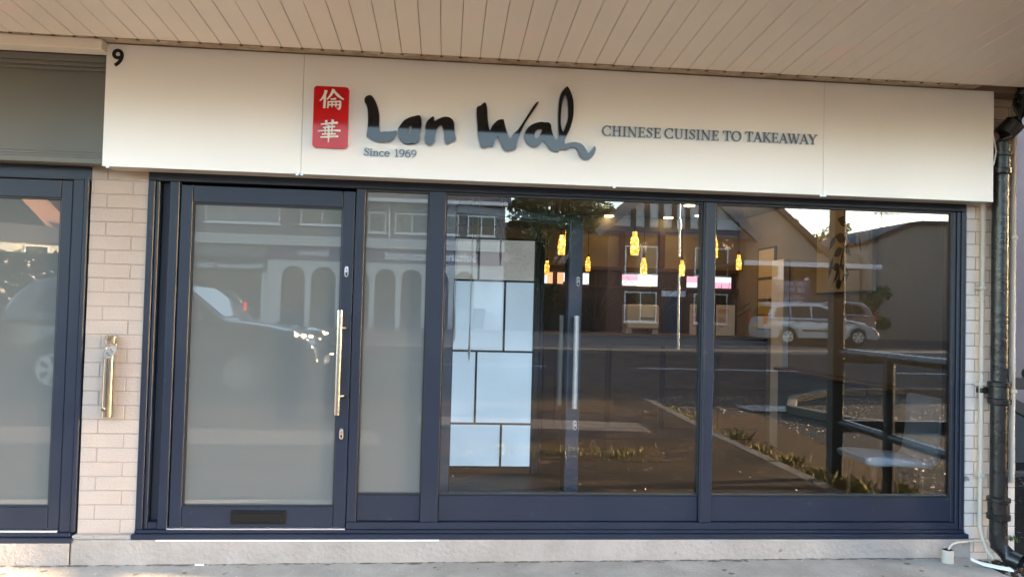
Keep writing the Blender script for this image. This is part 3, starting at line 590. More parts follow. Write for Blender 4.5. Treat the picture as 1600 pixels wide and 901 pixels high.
# left neighbour's fascia
lf = thing('fascia_board', 'olive grey blank fascia board above the left shop door', 'fascia', (-3, -.06, 2.1))
obj('panel', box(-4.2, -1.792, -.060, .02, 2.17, 2.60), 'grey_fascia', lf)
for z0, z1, y0 in ((2.105, 2.135, -.105), (2.135, 2.152, -.09), (2.152, 2.17, -.075), (2.60, 2.618, -.078), (2.618, 2.64, -.09), (2.64, 2.675, -.10)):
    obj('moulding', box(-4.2, -1.7925, y0, .02, z0, z1), 'grey_fascia', lf, bevel=.003)
obj('roller_box', box(-4.2, -1.91, -.02, .1, 2.10, 2.104), 'navy_dark', lf)

# ================================================================ SIGN
SYF = -.145
sg = thing('shop_sign', 'long white shop sign reading Lan Wah Chinese Cuisine to Takeaway, number 9', 'shop sign', (.66, -.07, 2.088))
for a, b in ((-1.789, -.7835), (-.7815, 2.091), (2.093, 3.108)):
    obj('sign_panel', box(a, b, SYF, SYF+.004, 2.088, 2.726), 'sign', sg, bevel=.0012)
obj('sign_tray', box(-1.787, 3.106, SYF+.0045, .02, 2.0905, 2.724), 'sign_edge', sg)
for x in (-.80, -.775, -1.76, 2.08, 2.1, .9):
    obj('fixing_clip', box(x-.008, x+.008, SYF-.004, SYF-.0005, 2.080, 2.092), 'alu', sg)
# red plaque
pl = [(-.724+.0, 2.228), (-.541, 2.228), (-.541, 2.556), (-.724, 2.556)]
def rrect(x0, x1, z0, z1, r, n=5):
    out = []
    for cx, cz, a0 in ((x1-r, z0+r, -90), (x1-r, z1-r, 0), (x0+r, z1-r, 90), (x0+r, z0+r, 180)):
        for k in range(n+1): a = R(a0+90*k/n); out.append((cx+r*math.cos(a), cz+r*math.sin(a)))
    return out
pq = obj('plaque', slab(MB(), [rrect(-.724, -.541, 2.228, 2.555, .018)], SYF-.022, SYF-.008), 'red', sg)
obj('plaque_back', slab(MB(), [rrect(-.7265, -.5375, 2.2255, 2.5585, .019)], SYF-.0078, SYF), 'white', sg)
for S in (LUN, HUA):
    mb = MB()
    for i, (P, W) in enumerate(S):
        if len(P) == 3:
            (a, b, c) = (Vector(p) for p in P); q = [tuple(a*(1-t)**2+(b*2-(a+c)/2)*2*t*(1-t)+c*t*t) for t in [k/6 for k in range(7)]]
            w = [(W[0]*(1-t)+W[1]*t if t < .0 else (W[0]*(1-2*t)+W[1]*2*t if t < .5 else W[1]*(2-2*t)+W[2]*(2*t-1))) for t in [k/6 for k in range(7)]]
            P, W = q, w
        W = [x*1.08 for x in W]
        stroke_solid(mb, P, W, SYF-.0265-.00018*i, SYF-.022)
    obj('character', mb, 'white', pq)
for k in 'lanwh':
    P = [smooth_poly(p, 3) for p in LOGO[k]]
    o = obj('letter', slab(MB(), P, SYF-.021, SYF-.007), 'letter', sg)
    H = [grow(P[0], .0042)]+[grow(p, -.0032) for p in P[1:]]
    obj('letter_edge', slab(MB(), H, SYF-.0068, SYF), 'silver_edge', o)
def raised_text(s, x0, x1, z, cap, par, fat):
    sx = (x1-x0)/word_width(s); x = x0
    for ch in s:
        if ch != ' ':
            o = obj('letter', glyph_mb(ch, x, z, sx, cap, SYF-.0105, SYF-.006), 'letter_flat', par)
            obj('letter_edge', glyph_mb(ch, x, z, sx, cap, SYF-.0055, SYF-.0005, fat), 'silver_edge', o)
        x += (GL[ch][1] if ch != ' ' else .42)*sx
for w_, a, b, z in (("CHINESE", .823, 1.158, 2.365), ("CUISINE", 1.171, 1.486, 2.3665), ("TO", 1.506, 1.613, 2.368), ("TAKEAWAY", 1.633, 2.048, 2.3695)):
    raised_text(w_, a, b, z, .054, sg, .085)
raised_text("Since 1969", -.458, -.176, 2.2, .040, sg, .10)
obj('number', text_mesh("9", .125, -1.762, SYF-.002, 2.612, bold=.0028, depth=.003), 'black', sg)

# ================================================================ CANOPY
SL = .058
cp = thing('canopy', 'projecting canopy with cream boarded soffit over the shop fronts', 'canopy', (0, -1, 2.73))
Y0, Y1 = -.215, -2.05
def sz(y): return 2.7315+SL*(-y-.14)
mb = MB()
bw = .1032; x = -4.55; k = 0; cache = None; t_board = .012
while x < 6.1:
    b = MB()
    if cache is None:
        b.hexa([(-bw/2+.0014, Y0, sz(Y0)), (bw/2-.0014, Y0, sz(Y0)), (bw/2-.0014, Y1, sz(Y1)), (-bw/2+.0014, Y1, sz(Y1))][::-1],
               [(-bw/2+.0014, Y0, sz(Y0)+t_board), (bw/2-.0014, Y0, sz(Y0)+t_board), (bw/2-.0014, Y1, sz(Y1)+t_board), (-bw/2+.0014, Y1, sz(Y1)+t_board)][::-1])
        o = obj('soffit_board', b, 'soffit', cp, bevel=.002, local=True); cache = o.data
    else:
        o = bpy.data.objects.new('soffit_board', cache); COL.objects.link(o); o.parent = cp
    o.location = Vector((x, 0, rnd.uniform(-.0012, .0012)))-org(cp)
    x += bw; k += 1
obj('soffit_backing', MB().hexa([(-4.6, Y0+.05, sz(Y0)+.0145), (-4.6, Y1, sz(Y1)+.0145), (6.15, Y1, sz(Y1)+.0145), (6.15, Y0+.05, sz(Y0)+.0145)],
    [(-4.6, Y0+.05, 2.95), (-4.6, Y1, 2.95), (6.15, Y1, 2.95), (6.15, Y0+.05, 2.95)]), 'groove', cp)
obj('edge_trim', box(-4.6, 2.985, -.2125, -.1335, 2.7325, 2.748), 'soffit_dirty', cp, bevel=.003)
obj('edge_trim', box(-4.6, -1.79, -.205, -.105, 2.676, 2.731), 'soffit', cp, bevel=.003)
obj('wall_cover', box(-4.6, 6.15, -.1332, .02, 2.7285, 2.98), 'groove', cp)
obj('front_fascia', box(-4.6, 6.15, Y1-.03, Y1-.001, 2.80, 3.12), 'white', cp, bevel=.004)
obj('canopy_roof', box(-4.6, 6.15, Y1+.001, .0, 2.952, 3.06), 'slate', cp)
for x in [(-4.5+bw*i) for i in range(0, 72)]:
    pass
mb = MB()
for i in range(72):
    x = -4.55+bw*(i+.5)
    if x < 2.95: mb.box(x-.006-rnd.random()*.004, x+.006+rnd.random()*.004, -.2165, -.2095, 2.7285, 2.7322)
obj('dirt_spots', mb, 'timber', cp, kind='stuff')

# ================================================================ WALL FITTINGS
t = thing('wall_ashtray', 'polished metal tube ashtray fixed to the brick pillar', 'ashtray', (-1.755, 0, .786))
ax, ay, ar = -1.753, -.045, .031
mb = MB(); n = 28; bm = mb.bm
lo = [bm.verts.new((ax+ar*math.cos(2*math.pi*k/n), ay+ar*math.sin(2*math.pi*k/n), .786)) for k in range(n)]
hi = [bm.verts.new((ax+ar*math.cos(2*math.pi*k/n), ay+ar*math.sin(2*math.pi*k/n), 1.128+.036*math.sin(2*math.pi*k/n)+.004*math.cos(2*math.pi*k/n))) for k in range(n)]
for k in range(n): bm.faces.new((lo[k], lo[(k+1)%n], hi[(k+1)%n], hi[k]))
bm.faces.new(lo[::-1])
tb = obj('tube', mb, 'brass', t, smooth=True)
mb = MB(); mb.bm.faces.new([mb.bm.verts.new((ax+.030*math.cos(2*math.pi*k/n), ay+.030*math.sin(2*math.pi*k/n), 1.126+.035*math.sin(2*math.pi*k/n)+.004*math.cos(2*math.pi*k/n))) for k in range(n)])
gr = obj('grid_plate', mb, 'alu', t)
for dx, dy in ((-.012, -.006), (.012, -.002), (0, -.016), (0, .008)):
    z = 1.1275+.036*(dy/.031)+.004*(dx/.031)
    obj('grid_hole', MB().lathe([(.005, z-.001), (.005, z+.0025)], ax+dx, ay+dy, 10), 'black', gr)
obj('cap', MB().lathe([(.0315, 1.172), (.0325, 1.176), (.0325, 1.208), (.030, 1.2105)], ax+.003, ay+.004, 28), 'brass', t, smooth=True)
obj('back_plate', box(ax-.014, ax+.014, -.014, -.0005, .79, 1.20), 'alu', t)
obj('lock', MB().tube([(ax-.010, ay-.0355, .826), (ax-.010, ay-.025, .826)], .009, 14), 'chrome', t, smooth=True)

t = thing('downpipe', 'thick black cast iron downpipe at the right end of the sign', 'downpipe', (3.2, -.085, .05))
DX, DY = 3.200, -.085
obj('pipe', MB().tube([(DX, DY, .14), (DX, DY, 2.36)], .046, 24), 'iron', t, smooth=True)
obj('shoe', MB().tube([(DX, DY, .2), (DX+.002, DY-.005, .12), (DX+.03, DY-.05, .07), (DX+.06, DY-.10, .055)], [.047, .047, .046, .046], 20, cap=False), 'iron', t, smooth=True)
for z in (.34, 1.0, 2.33):
    obj('collar', MB().lathe([(.047, z-.075), (.060, z-.068), (.062, z-.04), (.055, z-.035), (.055, z+.03), (.062, z+.035), (.062, z+.055), (.047, z+.062)], DX, DY, 24), 'iron', t, smooth=True)
obj('swan_neck', MB().tube([(DX, DY, 2.34), (DX, DY, 2.44), (DX+.02, DY, 2.50), (DX+.065, DY-.03, 2.56), (DX+.10, DY-.05, 2.62), (DX+.115, DY-.055, 2.70), (DX+.115, DY-.055, 2.80)], [.05, .052, .056, .056, .056, .056, .058], 20), 'iron', t, smooth=True)
obj('collar', MB().lathe([(.058, 2.66), (.070, 2.665), (.070, 2.70), (.062, 2.71), (.066, 2.735)], DX+.115, DY-.055, 22), 'iron', t, smooth=True)
obj('bracket', box(DX-.085, DX+.085, -.05, -.002, .985, 1.02), 'iron', t, bevel=.006)

t = thing('waste_pipe', 'thin beige painted waste pipe with clips beside the window frame', 'pipe', (3.127, -.03, .03))
obj('pipe', MB().tube([(3.130, -.034, 2.10), (3.128, -.034, 1.2), (3.126, -.034, .22), (3.132, -.04, .16), (3.150, -.06, .09), (3.172, -.085, .045)], .0135, 14), 'pvc', t, smooth=True)
for z in (1.60, 1.038, .51):
    obj('clip', box(3.104, 3.152, -.052, -.001, z-.012, z+.012), 'pvc', t, bevel=.004)
t = thing('waste_pipe', 'thin beige painted pipe on the wall right of the black downpipe', 'pipe', (3.315, -.03, .3))
obj('pipe', MB().tube([(3.285, -.10, 2.74), (3.29, -.07, 2.66), (3.318, -.034, 2.56), (3.318, -.034, .47)], .015, 14), 'pvc', t, smooth=True)
for z in (1.9, 1.0): obj('clip', box(3.296, 3.340, -.052, -.001, z-.011, z+.011), 'pvc', t, bevel=.004)
t = thing('waste_pipe', 'slim square beige conduit close behind the downpipe', 'pipe', (3.285, -.02, .5))
obj('conduit', box(3.270, 3.292, -.022, -.001, .5, 2.6), 'pvc', t, bevel=.003)
one('cable', MB().tube([(3.112, -.10, 2.52), (3.122, -.13, 2.46), (3.127, -.14, 2.38), (3.122, -.13, 2.31), (3.112, -.10, 2.25)], .004, 8), 'white',
    'thin white cable looping out past the right end of the sign', 'cable', (3.11, -.1, 2.4), smooth=True)
t = thing('gully_cup', 'short grey white plastic pipe cup standing on the pavement by the plinth', 'pipe', (2.872, -.12, .04))
mb = MB(); mb.lathe([(.03, .036), (.03, .108), (.025, .108), (.025, .085)], 2.872, -.115, 20)
obj('cup', mb, 'pvc', t, smooth=True); obj('base', box(2.835, 2.91, -.16, -.07, .022, .037), 'concrete', t, bevel=.004)
one('hose', MB().tube([(2.872, -.115, .09), (2.885, -.11, .118), (2.91, -.10, .135), (2.96, -.08, .138), (3.08, -.05, .135), (3.13, -.045, .132)], .006, 8), 'pvc',
    'thin grey hose bent from the plastic cup to the wall corner', 'hose', (2.9, -.1, .1), smooth=True)
mb = MB(); P = [(2.965, -.19, .072), (3.02, -.20, .052), (3.08, -.23, .044), (3.14, -.27, .042)]
for a, b in zip(P[:-1], P[1:]):
    mb.hexa([(a[0], a[1]-.012, a[2]-.004), (b[0], b[1]-.012, b[2]-.004), (b[0], b[1]+.014, b[2]-.004), (a[0], a[1]+.014, a[2]-.004)],
            [(a[0], a[1]-.012, a[2]+.006), (b[0], b[1]-.012, b[2]+.006), (b[0], b[1]+.014, b[2]+.012), (a[0], a[1]+.014, a[2]+.012)])
bmesh.ops.remove_doubles(mb.bm, verts=mb.bm.verts, dist=1e-5)
one('plastic_strip', mb, 'white', 'broken white plastic strip lying on the pavement by the downpipe', 'litter', (3.05, -.22, .05))
one('litter_stub', MB().tube([(-1.27, -.075, .0245), (-1.225, -.078, .0245)], .005, 8), 'white', 'small white cigarette stub on the pavement under the letterbox door', 'litter', (-1.25, -.076, .02), smooth=True)
mb = MB()
for i in range(70):
    x, y = rnd.uniform(-2.6, 3.0), -abs(rnd.gauss(.10, .10))-.035; s = rnd.choice((.0015, .002, .003, .004)); z = pz(x, -y)
    mb.hexa([(x-s, y-s, z-.001), (x+s, y-s*.6, z-.001), (x+s*.8, y+s, z-.001), (x-s*.7, y+s*.7, z-.001)], [(x-s*.7, y-s*.7, z+s), (x+s*.8, y-s*.5, z+s*.8), (x+s*.6, y+s*.8, z+s), (x-s*.5, y+s*.5, z+s*1.1)])
obj('grit', mb, 'stones', None, kind='stuff')
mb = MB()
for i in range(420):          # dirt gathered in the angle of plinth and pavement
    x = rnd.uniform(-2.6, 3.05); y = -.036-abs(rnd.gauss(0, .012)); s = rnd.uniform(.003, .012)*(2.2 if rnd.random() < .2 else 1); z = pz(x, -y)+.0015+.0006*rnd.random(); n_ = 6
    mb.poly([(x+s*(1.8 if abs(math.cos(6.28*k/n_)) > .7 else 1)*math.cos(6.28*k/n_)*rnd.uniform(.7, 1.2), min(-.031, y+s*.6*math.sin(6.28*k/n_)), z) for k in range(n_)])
for i in range(46):           # gum spots and damp flecks
    x = rnd.uniform(-2.6, 3.05); y = -rnd.uniform(.06, .5); s = rnd.uniform(.006, .018); z = pz(x, -y)+.0015
    mb.poly([(x+s*math.cos(.7*k)*rnd.uniform(.8, 1.1), y+s*math.sin(.7*k)*rnd.uniform(.8, 1.1), z) for k in range(9)])
obj('dirt', mb, 'grime', None, kind='stuff')
mb = MB()
for i in range(260):
    x = rnd.choice((rnd.uniform(3.06, 3.5), rnd.gauss(3.16, .08), rnd.uniform(3.3, 3.48))); y = -rnd.uniform(.05, .30); s = rnd.uniform(.004, .016)
    z = .012
    mb.hexa([(x-s, y-s, z-.004), (x+s, y-s*.6, z-.004), (x+s*.8, y+s, z-.004), (x-s*.7, y+s*.7, z-.004)], [(x-s*.7, y-s*.7, z+s), (x+s*.8, y-s*.5, z+s*.8), (x+s*.6, y+s*.8, z+s), (x-s*.5, y+s*.5, z+s*1.1)])
obj('loose_earth', mb, 'earth', None, kind='stuff')
def weed(name, label, x, y, z, h, n, m='weed', grp=None, spread=.5):
    mb = MB()
    for i in range(int(n*1.6)):
        a = rnd.uniform(0, 6.28); l = h*rnd.uniform(.5, 1.1); w = rnd.uniform(.006, .013)*max(.5, h/.22); lean = rnd.uniform(.15, spread)*l
        bx, by = x+rnd.gauss(0, h*.34), y+rnd.gauss(0, h*.34); ux, uy = math.cos(a), math.sin(a)
        p = [(bx+ux*lean*t*t, by+uy*lean*t*t, z+l*t*(1-.25*t)) for t in (0, .5, 1)]
        mb.poly([(p[0][0]-uy*w*.3, p[0][1]+ux*w*.3, p[0][2]), (p[0][0]+uy*w*.3, p[0][1]-ux*w*.3, p[0][2]), (p[1][0]+uy*w*.5, p[1][1]-ux*w*.5, p[1][2]), p[2], (p[1][0]-uy*w*.5, p[1][1]+ux*w*.5, p[1][2])])
    return one(name, mb, m, label, 'weed', (x, y, z), grp)
weed('weed', 'small green weed growing at the foot of the end brick wall', 3.40, -.10, .02, .07, 26, 'leaf')
weed('weed', 'tiny weed tuft in the crack behind the downpipe foot', 3.33, -.03, .13, .045, 14, 'leaf')
# ---- passage at the right end: dark railing, pale wall
def railing(label, x0, x1, y, posts, rails, z=0.0):
    t = thing('railing', label, 'railing', ((x0+x1)/2, y, z))
    for px in posts: obj('post', box(px-.045, px+.045, y-.045, y+.045, z-.1, z+1.06), 'timber', t, bevel=.006)
    for zz, hh in rails: obj('rail', box(x0, x1, y-.03, y+.03, z+zz-hh, z+zz+hh), 'timber', t, bevel=.006)
    return t
rl = railing('black timber railing across the passage right of the shop', 3.42, 7.5, 1.0, (5.2, 7.2), ((.96, .042), (.30, .02)))
obj('brace', MB().hexa([(3.9, .98, .88), (4.9, .98, .40), (4.9, 1.03, .40), (3.9, 1.03, .88)], [(3.9, .98, .97), (4.9, .98, .49), (4.9, 1.03, .49), (3.9, 1.03, .97)]), 'timber', rl)
t = thing('house', 'pinkish rendered side building beyond the passage on the right', 'building', (7, 4, 0))
obj('wall', box(3.6, 11, 3.2, 9, -.1, 5.5), 'pinkrender', t); obj('base_course', box(3.6, 11, 3.17, 3.19, -.1, .55), 'slate', t)
obj('roof', box(3.5, 11.2, 3.0, 9.2, 5.5, 5.7), 'slate', t)
sheet('passage', [((3.40, -9), (12, -9), (12, 0.45), (3.40, 0.45))], -.06, 'gravel')

# ================================================================ INSIDE THE SHOP
# white screen with dark grid
t = thing('folding_screen', 'white panelled screen in a dark grid frame behind the left window', 'screen', (.36, 1.62, .15))
sx0, sx1, sy = -.02, .715, 1.60
rows = [(.205, .520, (.448,)), (.535, 1.072, (.245,)), (1.087, 1.612, (.452,)), (1.627, 1.935, (.245,))]
for z0, z1, ds_ in rows:
    xs2 = [sx0]+list(ds_)+[.683]
    for a, b in zip(xs2[:-1], xs2[1:]):
        obj('panel', box(a+.008, b-.008, sy, sy+.012, z0, z1), 'screen_glow' if z1 < 1.62 else 'screen_glow_dim', t)
        if b < .68: obj('grid_bar', box(b-.008, b+.008, sy-.012, sy+.02, z0, z1), 'screen_frame', t)
for z in (.1975, .5275, 1.0795, 1.6195, 1.9425): obj('grid_bar', box(sx0-.008, .683, sy-.012, sy+.02, z-.0075, z+.0075), 'screen_frame', t)
obj('end_post', box(.6835, .725, sy-.03, sy+.03, .15, 2.0), 'screen_frame', t, bevel=.003); obj('end_post', box(.728, .755, sy-.015, sy+.05, .15, 1.96), 'navy', t, bevel=.003)
obj('base_board', box(sx0-.008, .683, sy-.01, sy+.02, .15, .189), 'wood', t)
# inner door, swung inward
di = thing('inner_door', 'navy framed glass inner door standing open behind the left window', 'door', (-.035, .075, 0), R(22))
ORG[di.name] = Vector((0, 0, 0))
door(di, 0.0, .945, .155, 1.995, 0, .085, .852, .30, 1.945, .875, 'door_glass', 'navy_in_lifted')
# hanging cords
for x, z0, z1 in ((.067, 2.46, 1.16), (.178, 2.46, 1.03), (.216, 2.46, 1.73), (.386, 2.46, 1.72)):
    t = thing('hanging_tube', {0.067: 'long white hanging glass tube nearest the left mullion', .178: 'second long white hanging glass tube from the left', .216: 'short hanging glass tube between the long one and the screen edge', .386: 'short hanging glass tube furthest right before the screen'}[x], 'hanging tube', (x, 1.25, z0), group='hanging glass tubes before the screen')
    obj('cord', MB().tube([(x+rnd.uniform(0,.02), 1.25, z0), (x, 1.25, z1+.25)], .003, 6), 'cord', t)
    obj('tip', MB().tube([(x, 1.25, z1+.25), (x, 1.25, z1+.06), (x, 1.25, z1)], [.004, .009, .003], 8), 'cord', t, smooth=True)
# counter
t = thing('counter', 'long brown service counter across the back of the shop', 'counter', (2.1, 3.4, .15))
obj('counter_top', box(.95, 3.245, 3.17, 3.75, 1.165, 1.195), 'wood', t, bevel=.004)
obj('counter_front', box(.98, 3.245, 3.22, 3.7, .15, 1.164), 'in_red', t)
for x in (1.35, 1.9, 2.45, 3.0): obj('counter_panel', box(x-.25, x+.25, 3.205, 3.2195, .26, 1.08), 'wood', t, bevel=.004)
t = thing('till', 'squat pale grey machine on two feet standing on the counter', 'till', (1.98, 3.35, 1.195))
obj('body', slab(MB(), [rrect(1.82, 2.155, 1.245, 1.488, .03)], 3.28, 3.5, .012), 'paper', t, smooth=True)
obj('screen', box(1.96, 2.10, 3.272, 3.279, 1.36, 1.475), 'white', t)
for x in (1.85, 2.12): obj('foot', MB().hexa([(x-.035, 3.30, 1.196), (x+.035, 3.30, 1.196), (x+.035, 3.48, 1.196), (x-.035, 3.48, 1.196)], [(x-.022, 3.30, 1.25), (x+.022, 3.30, 1.25), (x+.022, 3.48, 1.25), (x-.022, 3.48, 1.25)]), 'paper', t)
for x0, x1, lab in ((2.735, 2.925, 'white notice with lines of red print standing on the counter'), (2.46, 2.655, 'white notice half hidden by the middle mullion')):
    t = thing('notice', lab, 'notice', ((x0+x1)/2, 3.25, 1.195))
    obj('board', box(x0, x1, 3.24, 3.252, 1.196, 1.505), 'paper', t)
    mb = MB()
    for k, (z, w) in enumerate(((1.455, .62), (1.44, .70), (1.425, .66), (1.365, .36), (1.345, .50), (1.325, .42), (1.305, .55), (1.285, .36))):
        mb.box(x0+.02, x0+.02+w*(x1-x0-.03), 3.2385, 3.2396, z, z+.006)
    obj('print', mb, 'redprint', t)
# partition with lit menu boards behind the counter
t = thing('kitchen_partition', 'brown partition with beige upper panels behind the counter', 'partition', (1.5, 4.0, .15))
obj('lower_wall', box(-.24, 3.245, 4.0, 4.06, .15, 1.69), 'in_dark', t); obj('upper_wall', box(-.24, 3.245, 4.0, 4.06, 1.87, 2.30), 'in_wall', t); obj('top_beam', box(-.24, 3.245, 3.97, 4.06, 2.301, 2.459), 'timber', t)
obj('beam', box(.8, 3.245, 3.97, 3.999, 1.865, 1.90), 'in_red', t); obj('beam', box(.8, 3.245, 3.97, 3.999, 1.672, 1.69), 'timber', t)
obj('back', box(-.24, 3.245, 4.05, 4.06, 1.691, 1.869), 'in_dark', t)
for x in (.98, 1.42, 1.92, 2.37, 2.92): obj('upright', box(x-.03, x+.03, 3.96, 3.999, 1.91, 2.30), 'in_red', t)
def menu(label, x0, x1, parts):
    t = thing('menu_board', label, 'menu board', ((x0+x1)/2, 3.99, 1.69), group='lit menu boards behind the counter')
    obj('frame', box(x0-.006, x1+.006, 3.992, 4.04, 1.692, 1.864), 'timber', t)
    for a, b, z0, z1, m in parts: obj('picture', box(x0+(x1-x0)*a+.002, x0+(x1-x0)*b-.002, 3.985, 3.9915, 1.70+.155*z0*.8+.001, 1.70+.155*z1*.8-.001), m, t)
menu('lit menu board with orange brown stripes furthest left', 1.01, 1.34, [(0, .28, 0, 1, 'menu'), (.28, .45, 0, 1, 'menu_orange'), (.45, .6, 0, 1, 'wood'), (.6, .8, 0, 1, 'menu_orange'), (.8, 1, .2, 1, 'menu')])
menu('narrow pale blue lit menu board beside the inner door', 1.49, 1.56, [(0, 1, 0, 1, 'menu')])
menu('lit menu board with pink strip and yellow middle', 1.93, 2.33, [(0, .45, .5, 1, 'menu_pink'), (0, .45, 0, .5, 'menu'), (.45, .82, 0, 1, 'menu_yellow'), (.82, 1, 0, 1, 'menu')])
menu('lit menu board with pink top just left of the middle mullion', 2.66, 2.88, [(0, 1, .45, 1, 'menu_pink'), (0, 1, 0, .45, 'menu')])
menu('lit menu board with pink lower half right of the middle mullion', 2.95, 3.17, [(0, 1, .5, 1, 'menu'), (0, 1, 0, .5, 'menu_pink')])
# pendant bottle lamps
def pendant(x, y, ztop, h, label):
    t = thing('pendant_lamp', label, 'pendant lamp', (x, y, 2.46), group='amber bottle pendant lamps')
    s = h/.24
    obj('lamp_shade', MB().lathe([(.016*s, ztop), (.026*s, ztop-.002*s), (.027*s, ztop-.05*s), (.036*s, ztop-.066*s), (.042*s, ztop-.085*s), (.043*s, ztop-.228*s), (.037*s, ztop-.24*s)][::-1], x, y, 18), 'bottle', t, smooth=True)
    obj('cap', MB().lathe([(.012*s, ztop+.002), (.014*s, ztop+.045*s), (.005, ztop+.06*s)], x, y, 12), 'black', t, smooth=True)
    obj('flex', MB().tube([(x, y, ztop+.05*s), (x, y, 2.46)], .003, 6), 'black', t)
pendant(1.915, 3.4, 2.234, .24, 'largest amber bottle pendant lamp, alone in the middle of the left window')
pendant(1.095, 3.0, 2.13, .185, 'left of the two lower bottle lamps seen through the inner door')
pendant(1.165, 3.05, 2.195, .22, 'upper right bottle lamp seen through the inner door')
pendant(1.06, 3.75, 1.93, .15, 'small lowest bottle lamp seen through the inner door')
pendant(2.75, 3.4, 2.235, .24, 'bottle lamp half hidden by the middle mullion')
pendant(2.12, 3.8, 2.00, .20, 'bottle lamp hanging low over the pale grey till')
pendant(2.56, 3.85, 1.99, .17, 'bottle lamp hanging before the board left of the middle mullion')
pendant(3.10, 3.6, 2.05, .16, 'bottle lamp hanging at the right before the beige pillar')
pendant(1.52, 3.85, 1.99, .15, 'narrow bottle lamp just right of the inner door stile')
for x, y, z, lab in ((2.40, 3.86, 2.457, 'left ceiling downlight over the counter'), (2.665, 3.6, 2.457, 'ceiling downlight nearest the middle mullion'), (2.32, 2.9, 2.457, 'small ceiling downlight left of the pair'), (.03, 3.0, 2.30, 'upper glowing lamp beside the left mullion'), (.03, 3.0, 2.21, 'lower glowing lamp beside the left mullion'), (1.75, 3.9, 2.457, 'ceiling downlight beyond the largest bottle lamp')):
    t = thing('downlight', lab, 'downlight', (x, y, z), group='round ceiling downlights')
    obj('lamp', MB().lathe([(.048, z-.012), (.05, z-.001)], x, y, 16), 'downlight', t); obj('ring', MB().lathe([(.062, z-.006), (.062, z+.0)], x, y, 16), 'chrome', t)
# twigs on the counter
for x, lab in ((1.55, 'dark bare twig arrangement left on the counter'), (2.2, 'dark bare twig arrangement behind the till'), (2.95, 'dark bare twig arrangement at the right of the counter')):
    mb = MB()
    for i in range(16):
        a = rnd.uniform(-1, 1); h = rnd.uniform(.3, .62); p0 = Vector((x, 3.6, 1.2)); p1 = p0+Vector((a*.16, rnd.uniform(-.05, .05), h*.6)); p2 = p1+Vector((a*.22+rnd.uniform(-.08,.08), 0, h*.4))
        mb.tube([p0, p1, p2], [.005, .004, .002], 5)
    mb.lathe([(.03, 1.196), (.05, 1.25), (.035, 1.34)], x, 3.6, 12)
    one('twig_vase', mb, 'timber', lab, 'vase', (x, 3.6, 1.196), 'twig vases on the counter', smooth=True)
# right wall: picture, poster, panelling, chair
t = thing('bamboo_picture', 'beige canvas with black brush painted bamboo on the right wall', 'picture', (3.24, 1.7, 1.6))
obj('canvas', box(3.215, 3.249, 1.26, 2.13, 1.615, 2.34), 'canvas', t, bevel=.006)
obj('canvas_edge', box(3.212, 3.2145, 1.255, 2.135, 1.605, 1.614), 'ink', t)
def blob(mb, a, b, w):      # leaf or stem on the canvas plane, coordinates (y, z)
    a, b = Vector(a), Vector(b); tt = (b-a).normalized(); nn = Vector((-tt.y, tt.x))*w/2
    P = [a, a+(b-a)*.3+nn, a+(b-a)*.6+nn*.9, b, a+(b-a)*.6-nn*.9, a+(b-a)*.3-nn]
    mb.poly([(3.2135, p.x, p.y) for p in P])
mb = MB()
q = lambda u, v: (2.13-.87*u, 1.62+.70*v)      # u left->right as seen, v up
for a, b, w in (((.42,0),(.46,.25),.03),((.46,.26),(.52,.52),.03),((.52,.53),(.60,.78),.025),((.60,.79),(.66,1.0),.02),((.30,.05),(.47,.33),.012),((.52,.5),(.78,.62),.014),((.78,.62),(.98,.74),.012),((.45,.3),(.36,.1),.05),((.45,.32),(.62,.20),.05),((.46,.3),(.30,.28),.07),((.5,.5),(.33,.42),.08),((.33,.42),(.24,.15),.05),((.52,.52),(.66,.40),.06),((.55,.6),(.36,.66),.09),((.36,.66),(.25,.5),.06),((.58,.66),(.74,.52),.07),((.6,.78),(.40,.86),.09),((.6,.78),(.80,.72),.10),((.8,.72),(.97,.66),.05),((.62,.84),(.5,1.0),.08),((.62,.82),(.82,.95),.08),((.66,.7),(.74,.5),.06),((.38,.06),(.5,.12),.09),((.5,.12),(.62,.2),.06),((.93,.74),(.97,.5),.03),((.78,.62),(.82,.42),.03)):
    blob(mb, q(*a), q(*b), w*.95)
obj('brush_marks', mb, 'ink', t)
t = thing('poster_frame', 'tall dark framed poster strip with a yellow notice on the right wall', 'poster', (3.24, 3.25, 1.2))
obj('frame', box(3.232, 3.249, 3.0, 3.42, 1.26, 2.1), 'timber', t)
for z0, z1, m in ((1.80, 2.08, 'canvas'), (1.58, 1.77, 'canvas'), (1.42, 1.55, 'yellow'), (1.28, 1.405, 'canvas')): obj('sheet', box(3.2295, 3.2315, 3.03, 3.39, z0, z1), m, t)
t = thing('pilaster', 'narrow white pilaster on the right interior wall', 'pilaster', (3.22, 2.85, .15))
obj('shaft', box(3.19, 3.249, 2.72, 2.98, .15, 1.95), 'paper', t, bevel=.004)
t = thing('bench_back', 'dark panelled bench back with brown cap along the right wall', 'bench', (3.2, 1.6, .15))
obj('panel', box(3.14, 3.248, .28, 2.7, .15, .895), 'teal', t, bevel=.004); obj('cap', box(3.105, 3.248, .26, 2.72, .896, .925), 'wood', t, bevel=.004)
t = thing('chair', 'pale blue upholstered chair with wooden legs behind the right window', 'chair', (2.8, .37, .15))
obj('seat', slab(MB(), [smooth_poly([(2.58, .525), (2.60, .56), (2.80, .552), (2.98, .535), (3.03, .52), (3.02, .495), (2.98, .488), (2.80, .50), (2.62, .50)], 3)], .22, .58, .02), 'seat_blue', t, smooth=True)
